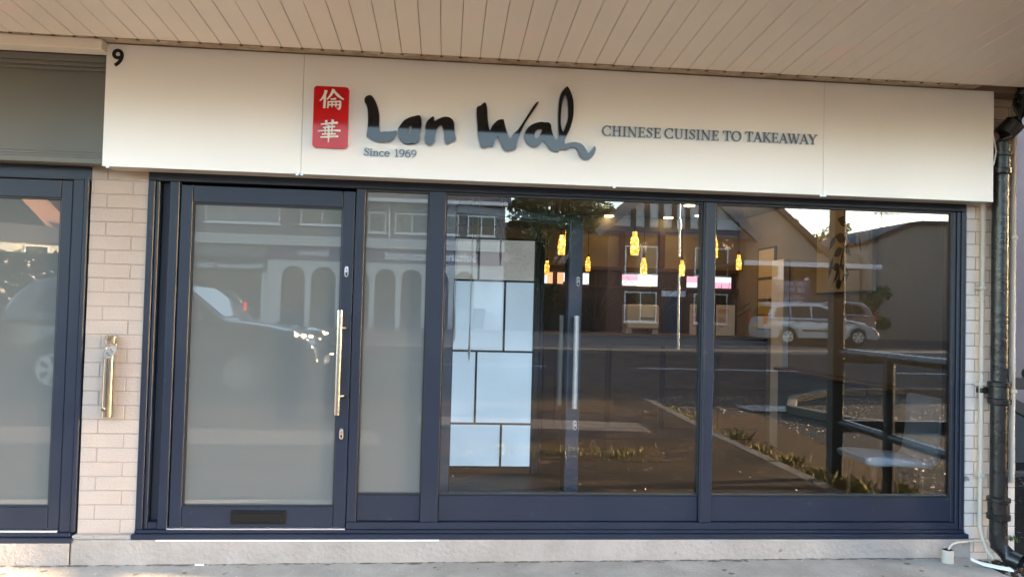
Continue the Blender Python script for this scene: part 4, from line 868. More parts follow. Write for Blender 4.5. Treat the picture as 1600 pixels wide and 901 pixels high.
obj('backrest', slab(MB(), [smooth_poly([(2.99, .52), (3.02, .56), (3.045, .70), (3.055, .90), (3.08, .915), (3.09, .90), (3.085, .70), (3.06, .55), (3.03, .505)], 3)], .22, .58, .015), 'seat_blue', t, smooth=True)
for x, y in ((2.66, .27), (2.66, .54), (2.95, .27), (2.95, .54)):
    obj('leg', MB().tube([(x, y, .50), (x+(.03 if x > 2.8 else -.03), y, .15)], [.018, .013], 10), 'wood', t, smooth=True)
# interior lamps' own light (the pendants and downlights that are lit in the photograph)
for x, y, z, e in ((1.9, 3.0, 2.05, .30), (2.75, 3.0, 2.1, .25), (1.1, 2.7, 2.05, .2), (2.3, 2.2, 2.40, .35)):
    l = bpy.data.lights.new("pendant_light", 'POINT'); l.energy = e; l.color = (1, .68, .36); l.shadow_soft_size = .05
    o = bpy.data.objects.new("pendant_light", l); COL.objects.link(o); o.location = (x, y, z)

# ================================================================ ACROSS THE STREET (seen mirrored in the glass)
def window(p, x0, x1, z0, z1, y, panes=2, fm='white', pm='dpane', bar=.06, mid=None):
    """frame facing +Y at plane y, panes set back; y is the wall face"""
    f = MB()
    f.box(x0, x1, y, y+.05, z0, z0+bar).box(x0, x1, y, y+.05, z1-bar, z1).box(x0, x0+bar, y, y+.05, z0+bar, z1-bar).box(x1-bar, x1, y, y+.05, z0+bar, z1-bar)
    for k in range(1, panes):
        xm = x0+(x1-x0)*k/panes; f.box(xm-bar/2, xm+bar/2, y, y+.045, z0+bar, z1-bar)
    w = obj('window', f, fm, p)
    obj('pane', box(x0+bar*.5, x1-bar*.5, y+.001, y+.015, z0+bar*.5, z1-bar*.5), pm, w)
    obj('sill', box(x0-.05, x1+.05, y, y+.10, z0-.07, z0-.002), fm, w)
    return w
def gable_roof(p, x0, x1, ya, yb, ze, zr, m='tile', axis='x', ov=.3, th=.15):
    """ridge along axis"""
    mb = MB()
    if axis == 'x':
        ym = (ya+yb)/2
        for s, y in ((-1, ya-ov), (1, yb+ov)):
            k = (zr-ze)/(abs(yb-ya)/2); zo = ze-ov*k
            a = [(x0-ov, y, zo), (x1+ov, y, zo), (x1+ov, ym, zr), (x0-ov, ym, zr)]
            mb.hexa(a, [(q[0], q[1], q[2]+th) for q in a])
    else:
        xm = (x0+x1)/2
        for s, x in ((-1, x0-ov), (1, x1+ov)):
            k = (zr-ze)/((x1-x0)/2); zo = ze-ov*k
            a = [(x, ya-ov, zo), (xm, ya-ov, zr), (xm, yb+ov, zr), (x, yb+ov, zo)]
            mb.hexa(a, [(q[0], q[1], q[2]+th) for q in a])
    return obj('roof', mb, m, p)
def gable_wall(mb, x0, x1, y0, y1, ze, zr): slab(mb, [[(x0, ze), (x1, ze), ((x0+x1)/2, zr)]], y0, y1)

# ---- parade with restaurant and clinic
BY = -34.0
pb = thing('shop_parade', 'long two storey parade with arched restaurant front and clinic across the road', 'building', (-9, BY-4, .2))
obj('wall', box(-15.2, 2.9, BY-9, BY, 4.75, 6.62), 'greyrender', pb)
obj('ground_wall', box(-15.2, 2.9, BY-9, BY-.6, .1, 4.75), 'shopdark', pb)
obj('eave_board', box(-15.2, 3.0, BY+.001, BY+.45, 6.62, 6.80), 'white', pb); gable_roof(pb, -15.2, 2.9, BY-9, BY, 6.8, 9.4, 'slate', 'x', .3)
for k, (z0, z1) in enumerate(((4.30, 4.46), (4.465, 4.63), (4.635, 4.80))): obj('fascia_plank', box(-15.2, 2.9, BY, BY+.20-.02*k, z0, z1), 'render_w', pb, bevel=.01)
for x0, x1, pn in ((-15.0, -12.6, 2), (-11.9, -8.3, 3), (-7.3, -5.2, 2)): window(pb, x0, x1, 5.35 if pn == 3 else 5.38, 6.50, BY, pn, pm='curtain' if pn == 3 else 'dpane')
for x0, x1, pn in ((-3.95, -3.1, 1), (-2.65, -.95, 2), (-.2, .55, 1), (1.0, 2.4, 2)): window(pb, x0, x1, 5.1, 6.12, BY, pn)
obj('rain_pipe', MB().tube([(-3.35, BY+.08, 6.62), (-2.95, BY+.08, 6.35), (-2.9, BY+.08, 4.82)], .045, 8), 'white', pb)
# restaurant: sign band, arcade
obj('sign_band', box(-8.85, 2.9, BY-.05, BY+.05, 3.62, 4.295), 'purple', pb)
obj('lettering', text_mesh("Sultana Restaurant", .62, 1.55, BY+.06, 3.78, flip=True, bold=.018, depth=.02), 'white', pb)
obj('lettering', text_mesh("takeaway", .40, -5.85, BY+.06, 3.86, flip=True, bold=.008, depth=.02), 'white', pb)
xa = [-8.30, -6.86, -5.36, -3.70, -2.40, -1.10, .25, 1.55]
arch = []
P = [(2.88, .15), (2.88, 3.615), (-8.84, 3.615), (-8.84, .15)]
for a, b in zip(xa[:-1], xa[1:]):
    l, r_ = a+.13, b-.13; c = (l+r_)/2; rad = (r_-l)/2; zs = 3.30-rad
    P += [(l, .15), (l, zs)]+[(c-rad*math.cos(math.pi*k/12), zs+rad*math.sin(math.pi*k/12)) for k in range(1, 12)]+[(r_, zs), (r_, .15)]
obj('arcade', slab(MB(), [P], BY-.25, BY), 'render_w', pb)
obj('low_wall', box(-8.2, 1.5, BY-.30, BY-.26, .15, 1.15), 'shopdark', pb)
for a, b in zip(xa[:-1], xa[1:]): obj('shop_window', box(a+.2, b-.2, BY-.58, BY-.56, .7, 3.2), 'dpane', pb)
# clinic
obj('clinic_sign', box(-13.6, -8.9, BY-.05, BY+.04, 2.95, 3.64), 'shopdark', pb)
obj('lettering', text_mesh("Wickford Laser Clinic", .36, -9.0, BY+.05, 3.12, flip=True, bold=.008, depth=.02), 'white', pb)
obj('clinic_band', box(-13.6, -8.9, BY-.05, BY+.06, 3.66, 4.29), 'greyrender', pb)
for a in (-13.4, -11.9, -10.4): obj('shop_window', box(a, a+1.35, BY-.30, BY-.28, .6, 2.9), 'dpane', pb)
obj('clinic_pier', box(-9.1, -8.86, BY-.3, BY+.02, .1, 2.94), 'render_w', pb)
for a in (): obj('shop_window', box(a, a+3, BY-.30, BY-.28, .6, 3.5), 'dpane', pb)

# ---- half-timbered gable house
gy = -34.2
g = thing('gable_house', 'dark brick house with half timbered white gable facing the road', 'house', (12, gy-4, .3))
obj('wall', box(8.3, 15.7, gy-9, gy, .1, 5.5), 'redbrick', g)
mb = MB(); gable_wall(mb, 8.35, 15.65, gy-.3, gy, 5.9, 8.95); obj('gable_panel', mb, 'render_w', g)
obj('tie_beam', box(8.0, 16.0, gy, gy+.12, 5.42, 5.86), 'bluebeam', g)
for x in [9.6+.72*k for k in range(7)]:
    h = 8.95-(abs(x-12)/3.65)*3.05
    if h > 6.1: obj('timber_post', box(x-.13, x+.13, gy+.001, gy+.07, 5.87, h-.15), 'timber', g)
for s in (-1, 1):
    a = [(12, gy+.0, 9.0), (12+s*4.2, gy, 5.45)]; nx, nz = .64, .77
    mb = MB(); slab(mb, [[(12, 8.95), (12, 9.45), (12+s*4.45, 5.65), (12+s*4.2, 5.28)]], gy-.1, gy+.28); obj('bargeboard', mb, 'greyrender', g)
gable_roof(g, 8.2, 15.8, gy-9, gy-.3, 5.75, 9.0, 'tile', 'y', .35)
for x0, x1 in ((9.2, 10.9), (12.9, 14.7)): window(g, x0, x1, 3.4, 4.9, gy, 2); window(g, x0, x1, .95, 2.5, gy, 2)
d_ = obj('door', box(11.3, 12.3, gy+.001, gy+.06, .2, 2.3), 'bluebeam', g); obj('door_frame', box(11.15, 12.45, gy+.001, gy+.04, 2.31, 2.6), 'white', g)
# ---- brown church hall
hy = -35
c_ = thing('church_hall', 'brown church hall with long sloping roof and white porch beam', 'building', (19, hy-5, .3))
obj('wall', box(15.9, 22.4, hy-9, hy, .1, 4.9), 'beigebrick', c_)
mb = MB(); slab(mb, [[(15.85, 4.9), (20.0, 4.9), (19.2, 5.75), (17.3, 7.4), (15.85, 8.0)]], hy-8, hy+.02); obj('gable_wall', mb, 'beigebrick', c_)
mb = MB(); slab(mb, [[(15.7, 8.05), (15.7, 8.3), (17.4, 7.7), (20.6, 4.95), (20.5, 4.7), (17.3, 7.42)]], hy-8.2, hy+.25); obj('roof', mb, 'slate', c_)
po = obj('porch_beam', box(13.9, 20.6, -30.1, -29.9, 3.78, 4.0), 'white', c_); obj('porch_roof', box(13.9, 20.6, hy, -30.11, 3.85, 3.98), 'slate', c_)
for x in (15.65,): obj('porch_post', box(x-.11, x+.11, -30.08, -29.9, .2, 3.779), 'white', c_)
window(c_, 17.2, 19.5, 1.2, 2.6, hy, 3)
# church notice board
t = thing('church_sign', 'purple church notice board reading Saint Andrew the Apostle', 'sign', (15.8, -29.2, .2))
obj('board', box(14.9, 16.7, -29.25, -29.2, 1.55, 3.1), 'purple', t)
for x in (15.05, 16.55): obj('post', box(x-.05, x+.05, -29.33, -29.26, .2, 3.2), 'white', t); obj('post_cap', box(x-.07, x+.07, -29.3, -29.18, 3.12, 3.22), 'white', t)
def raised_flip(s, xc, z, cap, y, par, wid):
    sx = wid/word_width(s); x = xc+wid/2; mb = None
    for ch in s:
        if ch != ' ':
            b = glyph_mb(ch, x, z, sx, cap, y, y-.01, flip=True)
            if mb is None: mb = b
            else:
                me = bpy.data.meshes.new('tmp'); b.bm.to_mesh(me); b.bm.free(); mb.bm.from_mesh(me); bpy.data.meshes.remove(me)
        x -= (GL[ch][1] if ch != ' ' else .42)*sx
    obj('lettering', mb, 'cream_print', par)
raised_flip("SAINT ANDREW", 15.8, 2.83, .20, -29.185, t, 1.5); raised_flip("THE APOSTLE", 15.8, 2.56, .20, -29.185, t, 1.3)
mb = MB()
for z, w in ((2.36, .9), (2.26, 1.2), (2.16, 1.1), (2.06, .7), (1.92, 1.2), (1.82, 1.0)): mb.box(15.8-w/2, 15.8+w/2, -29.199, -29.19, z, z+.025)
obj('small_print', mb, 'cream_print', t)
# ---- beige end wall on the right, with aerial
b_ = thing('end_wall_house', 'plain beige brick building with low sloping roof edge and aerial', 'house', (27, -36, .3))
mb = MB(); slab(mb, [[(22.6, .1), (40, .1), (40, 6.75), (25.5, 6.62), (24.8, 6.5), (22.6, 5.55)]], -42, -34.5); obj('wall', mb, 'beigebrick', b_)
mb = MB(); slab(mb, [[(22.4, 5.47), (22.4, 5.62), (24.75, 6.66), (25.5, 6.78), (40, 6.9), (40, 6.76), (25.5, 6.63), (24.8, 6.51)]], -42.2, -34.3); obj('roof', mb, 'slate', b_)
ae = obj('aerial', MB().tube([(24.2, -36, 6.2), (24.2, -36, 7.4)], .03, 6), 'iron', b_)
mb = MB(); mb.tube([(23.5, -36, 7.3), (25.3, -36, 7.35)], .02, 6)
for k in range(6): mb.tube([(23.7+.3*k, -36.4, 7.31), (23.7+.3*k, -35.6, 7.31)], .014, 6)
obj('aerial_rods', mb, 'iron', ae)
t = thing('tower_block', 'plain grey wall rising past the roof at the far right', 'building', (31, -33, .3))
obj('wall', box(28.0, 45, -33.5, -26, .1, 9), 'greyrender', t); obj('string_course', box(27.9, 45, -25.999, -25.9, 6.4, 6.6), 'render_w', t)
# ---- houses far left, catching the sun on their right hand slopes
hl = thing('brick_house', 'large house with a tall sunlit orange tiled roof beyond the cars', 'house', (-36, -62, .3))
obj('wall', box(-41, -31.5, -70, -60, .1, 6.3), 'greyrender', hl); gable_roof(hl, -41, -31.5, -70, -60, 6.3, 11.2, 'tile', 'y', .4)
mb = MB(); gable_wall(mb, -41, -31.5, -60.3, -60, 6.3, 11.1); obj('gable_panel', mb, 'slate', hl)
wing = obj('wing', box(-31.49, -27, -70, -61.5, .1, 5.6), 'redbrick', hl); gable_roof(hl, -31.49, -27, -70, -61.5, 5.6, 8.3, 'tile', 'y', .3)
window(hl, -31.3, -30.2, 5.2, 6.9, -59.99, 2); window(hl, -38, -36, 3.2, 4.8, -60, 2)
ch_ = obj('chimney', box(-34.6, -33.7, -66, -65, 8, 11.4), 'redbrick', hl)
lw = thing('low_shops', 'low cream buildings in warm sun below the tall roof', 'building', (-33, -52, .3), R(-32)); ORG[lw.name] = Vector()
obj('wall', box(-8, 8, -6, 0, -.3, 5.2), 'render_w', lw, local=True); ORG['x'] = Vector()
mb = MB()
for s_, y in ((-1, -6.3), (1, .3)):
    a = [(-8.3, y, 5.15), (8.3, y, 5.15), (8.3, -3, 6.5), (-8.3, -3, 6.5)]; mb.hexa(a, [(q_[0], q_[1], q_[2]+.15) for q_ in a])
obj('roof', mb, 'slate', lw, local=True)
for x in (-7, -4.6, -2.2, .4, 2.8, 5.2):
    w = obj('window', MB().box(x, x+1.5, .001, .06, 4.02, 4.92), 'white', lw, local=True); obj('pane', box(x+.08, x+1.42, .061, .07, 4.1, 4.84), 'dpane', w, local=True)
obj('porch_block', box(-.6, 2.2, .07, 1.6, -.3, 4.9), 'render_w', lw, local=True)
mb = MB(); rr2 = random.Random(4)
for i in range(5200):
    p = Vector((rr2.uniform(-40, -22), rr2.uniform(-47.2, -45.8), max(.3, .3+4.0*rr2.random()**.8))); s_ = rr2.uniform(.2, .4); a = Vector((rr2.gauss(0,1), rr2.gauss(0,1), rr2.gauss(0,.7))).normalized(); b = a.cross(Vector((rr2.gauss(0,1), rr2.gauss(0,1), rr2.gauss(0,1)))).normalized()
    mb.poly([p+a*s_, p+b*s_*.5, p-a*s_*.9, p-b*s_*.5])
one('hedge', mb, 'leaf_dark', 'tall dark hedge in front of the low cream buildings', 'hedge', (-31, -46.5, .3))
# ---- building added out of frame to the right to keep the low sun off the shop
nb = thing('corner_sun_block', 'unseen tall brick building added right of the side lane to block the sun', 'building', (13, 2, 0))
obj('wall', box(9.6, 18, -2.15, 12, -.1, 7.5), 'redbrick', nb); obj('roof', box(9.4, 18.2, -2.17, 12.2, 7.5, 7.8), 'slate', nb)
window(nb, 11, 12.6, 1, 2.6, 12.001, 2)

rh = thing('rear_house', 'dark brick house with a slate roof glimpsed behind the bushy trees', 'house', (6.5, -54, .3))
obj('wall', box(0, 15.5, -60, -51, .1, 5.0), 'redbrick', rh); gable_roof(rh, 0, 15.5, -60, -51, 5.0, 8.2, 'slate', 'x', .3)
for x in (3.6, 6.2): window(rh, x, x+1.4, 3.0, 4.3, -51, 2)
fe = thing('garden_fence', 'dark panelled garden fence between the parade and the gable house', 'fence', (5.6, -36.5, .3))
for k in range(6):
    obj('fence_panel', box(2.95+k*.9, 3.79+k*.9, -36.53, -36.48, .3, 2.1), 'timber', fe); obj('fence_post', box(3.79+k*.9, 3.85+k*.9, -36.55, -36.45, .3, 2.2), 'timber', fe)
nc = thing('shade_terrace', 'tall brick row added out of view at the right to shade the road', 'building', (27, -12, 0))  # unseen block added to shade the road and darken its reflection
obj('wall', box(21, 34, -21, -12.5, -.1, 9.5), 'redbrick', nc); gable_roof(nc, 21, 34, -21, -12.5, 9.5, 12, 'slate', 'x', .3)
for y in (-19.5, -17, -14.5):
    obj('window', box(20.95, 20.999, y, y+1.4, 1.2, 2.8), 'white', nc); obj('pane', box(20.93, 20.949, y+.1, y+1.3, 1.3, 2.7), 'dpane', nc)
# ---- trees
def tree(name, label, x, y, z, h, cw, n, m, seed, trunk_h=.35):
    rr_ = random.Random(seed); t = thing(name, label, 'tree', (x, y, z))
    mb = MB(); th = h*trunk_h
    mb.tube([(x, y, z-.1), (x+.1, y, z+th*.6), (x, y+.1, z+th*1.4), (x+.1, y, z+h*.75)], [h*.032, h*.024, h*.018, h*.006], 9)
    clumps = []
    for i in range(11):
        a = rr_.uniform(0, 6.28); rad = cw*rr_.uniform(.2, .85); zz = z+th+(h-th)*rr_.uniform(.12, .92)
        sc_ = math.sqrt(max(.1, 1-((zz-z-th)/(h-th)-.4)**2*1.7)); c = Vector((x+math.cos(a)*rad*sc_, y+math.sin(a)*rad*sc_, zz))
        clumps.append((c, cw*rr_.uniform(.28, .5))); b = Vector((x, y, z+th*rr_.uniform(.8, 1.5)))
        mb.tube([b, (b+c)/2+Vector((0, 0, .2)), c], [h*.012, h*.008, h*.003], 6)
    obj('trunk', mb, 'bark', t, smooth=True)
    mb = MB(); bm = mb.bm
    for i in range(n):
        c, rd = rr_.choice(clumps); v = Vector((rr_.gauss(0, 1), rr_.gauss(0, 1), rr_.gauss(0, .8))); v = v.normalized()*rd*(rr_.random()**.4)
        p = c+v; s = rr_.uniform(.09, .2)*max(1, h/8); a = Vector((rr_.gauss(0,1), rr_.gauss(0,1), rr_.gauss(0,.7))).normalized(); b = a.cross(Vector((rr_.gauss(0,1), rr_.gauss(0,1), rr_.gauss(0,1)))).normalized()
        bm.faces.new([bm.verts.new(p+a*s), bm.verts.new(p+b*s*.5), bm.verts.new(p-a*s*.9), bm.verts.new(p-b*s*.5)])
    o = obj('crown', mb, m, t)
    return t
tree('broad_tree', 'broad bushy green tree between the parade and the gable house', 5.6, -39, .3, 10.2, 3.2, 5200, 'leaf', 3, .2)
tree('broad_tree', 'second bushy tree close to the gable house roof', 9.3, -45, .3, 10.5, 2.9, 3200, 'leaf', 5, .3)
tree('broad_tree', 'dark low tree behind the bins beside the parade', 4.6, -35.5, .3, 6.2, 2.2, 3600, 'leaf_dark', 6, .12)
tree('street_tree', 'rounded tree rising behind the church hall roof', 23.8, -47, .3, 9.0, 2.5, 3400, 'leaf', 8, .35)
tree('street_tree', 'looser sunlit tree right of the church hall', 28.2, -50, .3, 8.6, 2.3, 2800, 'leaf', 9, .35)
tree('shrub', 'round shrub by the porch on the church forecourt', 21.2, -31.5, .3, 2.6, .8, 900, 'leaf', 12, .2)
t = thing('lamp_post', 'slim pale street lamp post with a dark sign box on the far pavement', 'lamp post', (7.45, -19.4, gh(19)))
obj('pole', MB().tube([(7.45, -19.4, .1), (7.43, -19.4, 2.5), (7.40, -19.4, 7.2)], [.04, .035, .03], 12), 'alu', t, smooth=True)
obj('sign_box', box(7.36, 7.62, -19.46, -19.34, 2.7, 3.25), 'trim', t, bevel=.01); obj('band', MB().tube([(7.415, -19.4, 4.15), (7.41, -19.4, 4.4)], .075, 12), 'alu', t, smooth=True)
obj('lamp_arm', MB().tube([(7.40, -19.4, 7.15), (7.40, -18.9, 7.45), (7.40, -18.3, 7.5)], .03, 8), 'alu', t, smooth=True); obj('lantern', MB().hexa([(7.3, -18.5, 7.42), (7.5, -18.5, 7.42), (7.47, -17.9, 7.46), (7.33, -17.9, 7.46)], [(7.33, -18.5, 7.56), (7.47, -18.5, 7.56), (7.45, -17.9, 7.52), (7.35, -17.9, 7.52)]), 'trim', t, bevel=.01)
# ---- bins
def wheelie(x, y, rz, label):
    t = thing('wheelie_bin', label, 'wheelie bin', (x, y, gh(-y)), rz, 'wheelie bins by the parade'); ORG[t.name] = Vector()
    obj('body', MB().hexa([(-.22, -.24, .08), (.22, -.24, .08), (.22, .2, .08), (-.22, .2, .08)], [(-.29, -.33, .98), (.29, -.33, .98), (.29, .33, .98), (-.29, .33, .98)]), 'trim', t, bevel=.02)
    obj('lid', MB().hexa([(-.31, -.36, .982), (.31, -.36, .982), (.31, .36, .982), (-.31, .36, .982)], [(-.28, -.3, 1.07), (.28, -.3, 1.07), (.28, .33, 1.04), (-.28, .33, 1.04)]), 'black', t, bevel=.015)
    for s in (-.25, .25): obj('wheel', MB().tube([(s-.03, -.26, .10), (s+.03, -.26, .10)], .10, 14), 'tyre', t)
wheelie(.8, -32.8, R(4), 'dark wheelie bin on the left of the pair'); wheelie(1.6, -32.7, R(-6), 'dark wheelie bin on the right of the pair')
# ---- black post-and-rail barrier beside the shop, with a tall post that carries the canopy edge
t = thing('barrier', 'dark tubular barrier along the side lane at the right end of the shop', 'barrier', (3.36, -1.2, 0))
obj('tall_post', box(3.30, 3.40, -2.02, -1.92, -.1, 2.84), 'timber', t, bevel=.004)
for y in (-1.2, -.35): obj('post', MB().tube([(3.36, y, -.1), (3.36, y, 1.12)], .04, 14), 'iron', t, smooth=True)
obj('rail', MB().tube([(3.36, -1.92, 1.11), (3.36, -.1, 1.11)], .038, 14), 'iron', t, smooth=True); obj('rail', MB().tube([(3.36, -1.92, .52), (3.36, -.1, .50)], .034, 14), 'iron', t, smooth=True)
obj('rail', box(3.401, 6.9, -2.0, -1.94, .43, .53), 'timber', t, bevel=.004); obj('rail', box(3.401, 6.9, -1.99, -1.95, 1.02, 1.08), 'timber', t, bevel=.004); obj('post', box(6.9, 7.0, -2.02, -1.92, -.1, 1.12), 'timber', t, bevel=.004)
for x, d, h, n, lab in ((3.30, 1.55, .30, 40, 'tall yellow green weed at the foot of the tall barrier post'), (3.45, 1.75, .22, 30, 'straggly weed just beyond the tall barrier post'), (3.35, 2.3, .2, 40, 'bushy weed by the lane kerb next to the barrier'),
        (3.40, 2.9, .2, 34, 'weed tuft by the lane kerb, third out from the barrier post'), (3.33, 3.5, .18, 30, 'weed tuft halfway along the lane kerb'), (3.42, 4.3, .22, 30, 'weed tuft by the kerb beyond the halfway one'), (3.3, 5.1, .16, 26, 'weed tuft on the lane kerb furthest from the shop'),
        (1.2, 2.9, .14, 30, 'low weed in the middle of the bare earth patch'), (.6, 3.1, .12, 28, 'low weed at the left of the bare earth patch'), (1.7, 2.8, .12, 26, 'low weed at the right of the bare earth patch'), (3.7, 1.4, .24, 30, 'tall weed inside the barrier close to the right window edge'), (3.9, 2.0, .15, 24, 'small weed in the lane away from the kerb')):
    weed('weed', lab, x, -d, gh(d)-(.09 if x > 3.25 else 0), h, n, 'weed', 'weeds in front of the shop')
mb = MB()
for i in range(3400):
    d = rnd.uniform(1.15, 7.2); x = 3.24+abs(rnd.gauss(0, .13 if d > 2.4 else .22)); h = rnd.uniform(.02, .085)*(1.5 if d < 2.2 else 1); a = rnd.uniform(0, 6.28); w = .004; z = gh(d)-.10
    mb.poly([(x-w*math.cos(a), -d-w*math.sin(a), z), (x+w*math.cos(a), -d+w*math.sin(a), z), (x+rnd.gauss(0, .35)*h, -d+rnd.gauss(0, .35)*h, z+h)])
for i in range(900):
    x, d = rnd.uniform(.1, 2.0), rnd.gauss(2.95, .16); h = rnd.uniform(.015, .05); a = rnd.uniform(0, 6.28); w = .004; z = gh(d)+.018
    mb.poly([(x-w*math.cos(a), -d-w*math.sin(a), z), (x+w*math.cos(a), -d+w*math.sin(a), z), (x+rnd.gauss(0, .5)*h, -d+rnd.gauss(0, .5)*h, z+h)])
obj('grass', mb, 'weed', None, kind='stuff')
# ---- cars: local x forward, y left, z up
def make_car(name, label, loc, rz, low, arches, green, wins, W, H, belt, paint, wr=.32, dark_glass='car_glass', lit=False, taillit=False, scr=None, plate='white'):
    t = thing(name, label, 'car', loc, rz); ORG[t.name] = Vector()
    L = max(p[0] for p in low)
    def shape(v):
        k = max(0, v.z-belt)/(H-belt); s = 1-.17*k-.10*abs((v.x-L/2)/(L/2))**4
        return Vector((v.x, v.y*s, v.z))
    def part(nm, polys, half, m, bev, parent=t, yo=0, keep=False):
        me = poly_mesh(polys, half, bev, 2); mb = MB(); mb.mesh(me, lambda v: Vector((v.x, v.z+yo, v.y))); bpy.data.meshes.remove(me)
        for v in mb.bm.verts: v.co = shape(v.co)
        return obj(nm, mb, m, parent, smooth=True, local=True)
    P = list(low)
    # outline along the bottom with wheel arches, front to rear
    bot = []
    z0 = .22
    for cx, r_ in sorted(arches, key=lambda a: -a[0]):
        hh = wr+.02
        bot += [(cx+r_*math.cos(R(a)), hh+r_*math.sin(R(a))) for a in range(-15, 196, 15)]
    part('body', [P+bot], W/2, paint, .05)
    part('cabin', [green], W/2-.03, paint, .06)
    part('underside', [[(.3, .18), (L-.3, .18), (L-.3, .75), (.3, .75)]], W/2-.22, 'tyre', 0)
    for s in (-1, 1):
        for wpts in wins:
            part('side_window', [wpts], .012, dark_glass, .005, yo=s*(W/2-.030+.004))
        ho = obj('mirror', MB().hexa([(scr[0]-.02, s*W/2*.86, belt-.02), (scr[0]+.12, s*W/2*.86, belt-.02), (scr[0]+.14, s*(W/2+.16), belt), (scr[0]+.0, s*(W/2+.16), belt)],
            [(scr[0]-.02, s*W/2*.86, belt+.05), (scr[0]+.10, s*W/2*.86, belt+.05), (scr[0]+.10, s*(W/2+.15), belt+.15), (scr[0]+.0, s*(W/2+.15), belt+.15)]), paint, t, bevel=.015, local=True)
        for dx in scr[3]: obj('door_handle', box(dx, dx+.17, s*W/2*.985-.01, s*W/2*.985+.012, belt-.14, belt-.105), 'trim', t, local=True)
        obj('side_trim', box(arches[0][0]+.55, arches[1][0]-.55, s*W/2*.992-.01, s*W/2*.992+.008, .50, .57), 'trim', t, local=True)
        mb = MB(); sc0 = shape(Vector((L-.10, s*W/2*.80, .70)))
        hl_ = obj('headlight', MB().hexa([(L-.62, s*W*.485, scr[4]-.06), (L-.16, s*W*.30, scr[4]-.13), (L-.12, s*W*.30, scr[4]-.12), (L-.30, s*W*.47, scr[4]-.06)][::1], [(L-.62, s*W*.475, scr[4]+.06), (L-.20, s*W*.28, scr[4]+.02), (L-.15, s*W*.29, scr[4]+.02), (L-.34, s*W*.46, scr[4]+.065)]), 'lamp_lens', t, local=True)
        if lit:  # glowing dots added as sun glints on headlamp and bumper
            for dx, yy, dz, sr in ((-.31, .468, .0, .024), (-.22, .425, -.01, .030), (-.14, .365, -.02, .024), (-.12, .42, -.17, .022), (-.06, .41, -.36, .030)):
                obj('lamp', MB().tube([(L+dx, s*W*yy, scr[4]+dz), (L+dx+.045, s*(W*yy+.05), scr[4]+dz)], [sr, sr*.7], 10), 'lamp_glint', hl_, local=True)
        obj('tail_light', MB().box(-.005, .10, min(s*W*.46, s*W*.36), max(s*W*.46, s*W*.36), belt-.25, belt+.12), 'tail_lit' if taillit else 'tail', t, bevel=.015, local=True)
        for cx, r_ in arches:
            w_ = obj('wheel', MB().tube([(cx, s*(W/2-.20), wr), (cx, s*(W/2-.03), wr), (cx, s*(W/2-.012), wr)], [wr, wr, wr-.03], 28), 'tyre', t, smooth=True, local=True)
            obj('rim', MB().tube([(cx, s*(W/2-.03), wr), (cx, s*(W/2-.008), wr)], [wr*.68, wr*.64], 22), 'alu', w_, local=True)
            for k in range(6):
                a = 2*math.pi*(k+.5)/6; c0, c1 = (cx+math.cos(a)*wr*.22, wr+math.sin(a)*wr*.22), (cx+math.cos(a)*wr*.54, wr+math.sin(a)*wr*.54); nx, nz = -math.sin(a), math.cos(a)
                q = lambda p, w: [(p[0]-nx*w, p[1]-nz*w), (p[0]+nx*w, p[1]+nz*w)]
                A, B = q(c0, wr*.045), q(c1, wr*.13); y = s*(W/2-.0065)
                mb = MB(); mb.poly([(A[0][0], y, A[0][1]), (B[0][0], y, B[0][1]), (B[1][0], y, B[1][1]), (A[1][0], y, A[1][1])])
                obj('rim_gap', mb, 'tyre', w_, local=True)
            part('wheel_arch', [[(cx+(r_+.015)*math.cos(R(a)), wr+.02+(r_+.015)*math.sin(R(a))) for a in range(0, 181, 12)]+[(cx+(r_-.035)*math.cos(R(a)), wr+.02+(r_-.035)*math.sin(R(a))) for a in range(180, -1, -12)]], .012, paint, .004, yo=s*(W/2-.004))
    # screens
    fx0, fz0, fx1, fz1 = scr[1]; rx0, rz0, rx1, rz1 = scr[2]
    for nm, (xa_, za, xb, zb), mm in (('windscreen', (fx0, fz0, fx1, fz1), 'car_glass_clear'), ('rear_window', (rx0, rz0, rx1, rz1), dark_glass)):
        wa, wb = W/2*.84, W/2*.72; o_ = .012 if nm == 'windscreen' else -.012
        obj(nm, MB().hexa([(xa_, -wa, za), (xa_, wa, za), (xb, wb, zb), (xb, -wb, zb)], [(xa_+o_, -wa, za+.012), (xa_+o_, wa, za+.012), (xb+o_, wb, zb+.012), (xb+o_, -wb, zb+.012)]), mm, t, local=True)
    for s in (-1, 1): obj('roof_rail', MB().tube([(scr[2][2]+.1, s*W*.36, H-.03), ((scr[2][2]+scr[1][2])/2, s*W*.365, H+.035), (scr[1][2]-.05, s*W*.36, H-.035)], .018, 8), 'alu' if paint == 'silver_paint' else 'black', t, local=True)
    obj('grille', box(L-.05, L-.012, -W*.28, W*.28, scr[4]-.30, scr[4]-.08), 'black', t, bevel=.01, local=True); obj('lower_grille', box(L-.10, L-.006, -W*.30, W*.30, .28, .40), 'black', t, local=True)
    obj('number_plate', box(L-.008, L+.012, -.26, .26, .44, .55), 'paper', t, local=True); obj('number_plate', box(-.015, .005, -.26, .26, .62, .73), 'plate_y', t, local=True)
    return t
low_a = [(.10, .22), (.02, .40), (0, .62), (.03, .92), (.10, .98), (1.2, 1.0), (2.6, .98), (3.15, .96), (3.75, .86), (4.15, .74), (4.38, .60), (4.46, .46), (4.46, .30), (4.38, .22)]
grn_a = [(.08, .93), (.20, 1.20), (.36, 1.44), (.62, 1.50), (1.5, 1.545), (2.15, 1.52), (2.55, 1.41), (3.22, .95)]
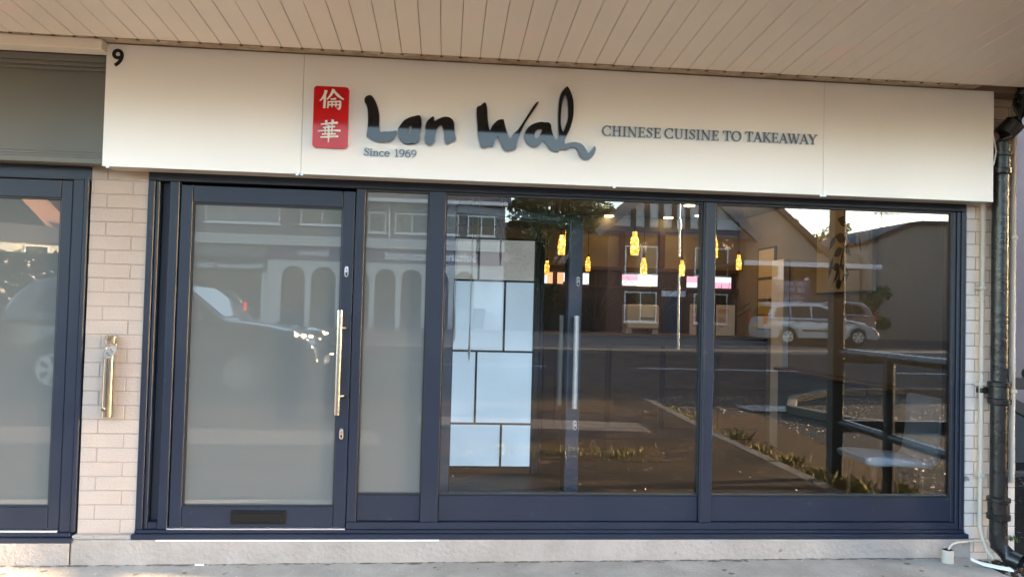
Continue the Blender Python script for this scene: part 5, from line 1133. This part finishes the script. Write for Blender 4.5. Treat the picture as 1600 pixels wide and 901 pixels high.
win_a = [[(.34, 1.02), (.48, 1.36), (.95, 1.42), (.95, 1.02)], [(1.03, 1.02), (1.03, 1.425), (1.75, 1.445), (1.75, 1.02)], [(1.83, 1.02), (1.83, 1.445), (2.15, 1.42), (2.42, 1.33), (2.85, 1.02)]]
make_car('parked_car', 'silver estate car parked across the road, nose to the right', (11.8, -23.6, gh(23)+.03), 0, low_a, [(.86, .37), (3.58, .37)], grn_a, win_a, 1.72, 1.545, .98, 'silver_paint', .315,
         scr=(2.75, (3.15, 1.0, 2.54, 1.42), (.10, 1.0, .30, 1.40), (1.15, 1.95), .76))
low_b = [(.10, .28), (.02, .46), (0, .70), (.04, 1.02), (.10, 1.08), (1.2, 1.10), (2.6, 1.10), (3.05, 1.10), (3.70, 1.03), (4.12, .94), (4.34, .82), (4.46, .66), (4.47, .42), (4.36, .27)]
grn_b = [(.08, 1.03), (.26, 1.36), (.50, 1.58), (.85, 1.64), (1.7, 1.67), (2.25, 1.63), (2.6, 1.53), (3.18, 1.08)]
win_b = [[(.52, 1.15), (.70, 1.48), (1.05, 1.53), (1.05, 1.13)], [(1.13, 1.13), (1.13, 1.54), (1.78, 1.56), (1.78, 1.13)], [(1.86, 1.13), (1.86, 1.56), (2.2, 1.53), (2.46, 1.44), (2.85, 1.13)]]
make_car('parked_car', 'tall grey car behind the church notice board, facing left', (18.5, -27.6, gh(28)+.12), R(180), low_b, [(.90, .40), (3.42, .40)], grn_b, win_b, 1.80, 1.67, 1.08, 'grey_paint', .35,
         scr=(2.78, (3.12, 1.13, 2.58, 1.55), (.10, 1.1, .40, 1.50), (1.25, 2.0), .90))
make_car('parked_car', 'dark car parked on the forecourt with its headlight glinting', (-6.28, -7.6, gh(7.6)-.02), R(0), low_b, [(.90, .40), (3.42, .40)], grn_b, win_b, 1.80, 1.67, 1.08, 'dark_paint', .35,
         lit=True, scr=(2.78, (3.12, 1.13, 2.58, 1.55), (.10, 1.1, .40, 1.50), (1.25, 2.0), .90))
make_car('parked_car', 'dark car standing before the clinic with red tail lamp and yellow plate', (-8.6, -28.5, gh(29)), R(150), low_a, [(.86, .37), (3.58, .37)], grn_a, win_a, 1.72, 1.545, .98, 'dark_paint', .315,
         taillit=True, scr=(2.75, (3.15, 1.0, 2.54, 1.42), (.10, 1.0, .30, 1.40), (1.15, 1.95), .76))
# drop unused materials
for m in list(bpy.data.materials):
    if m.users == 0: bpy.data.materials.remove(m)
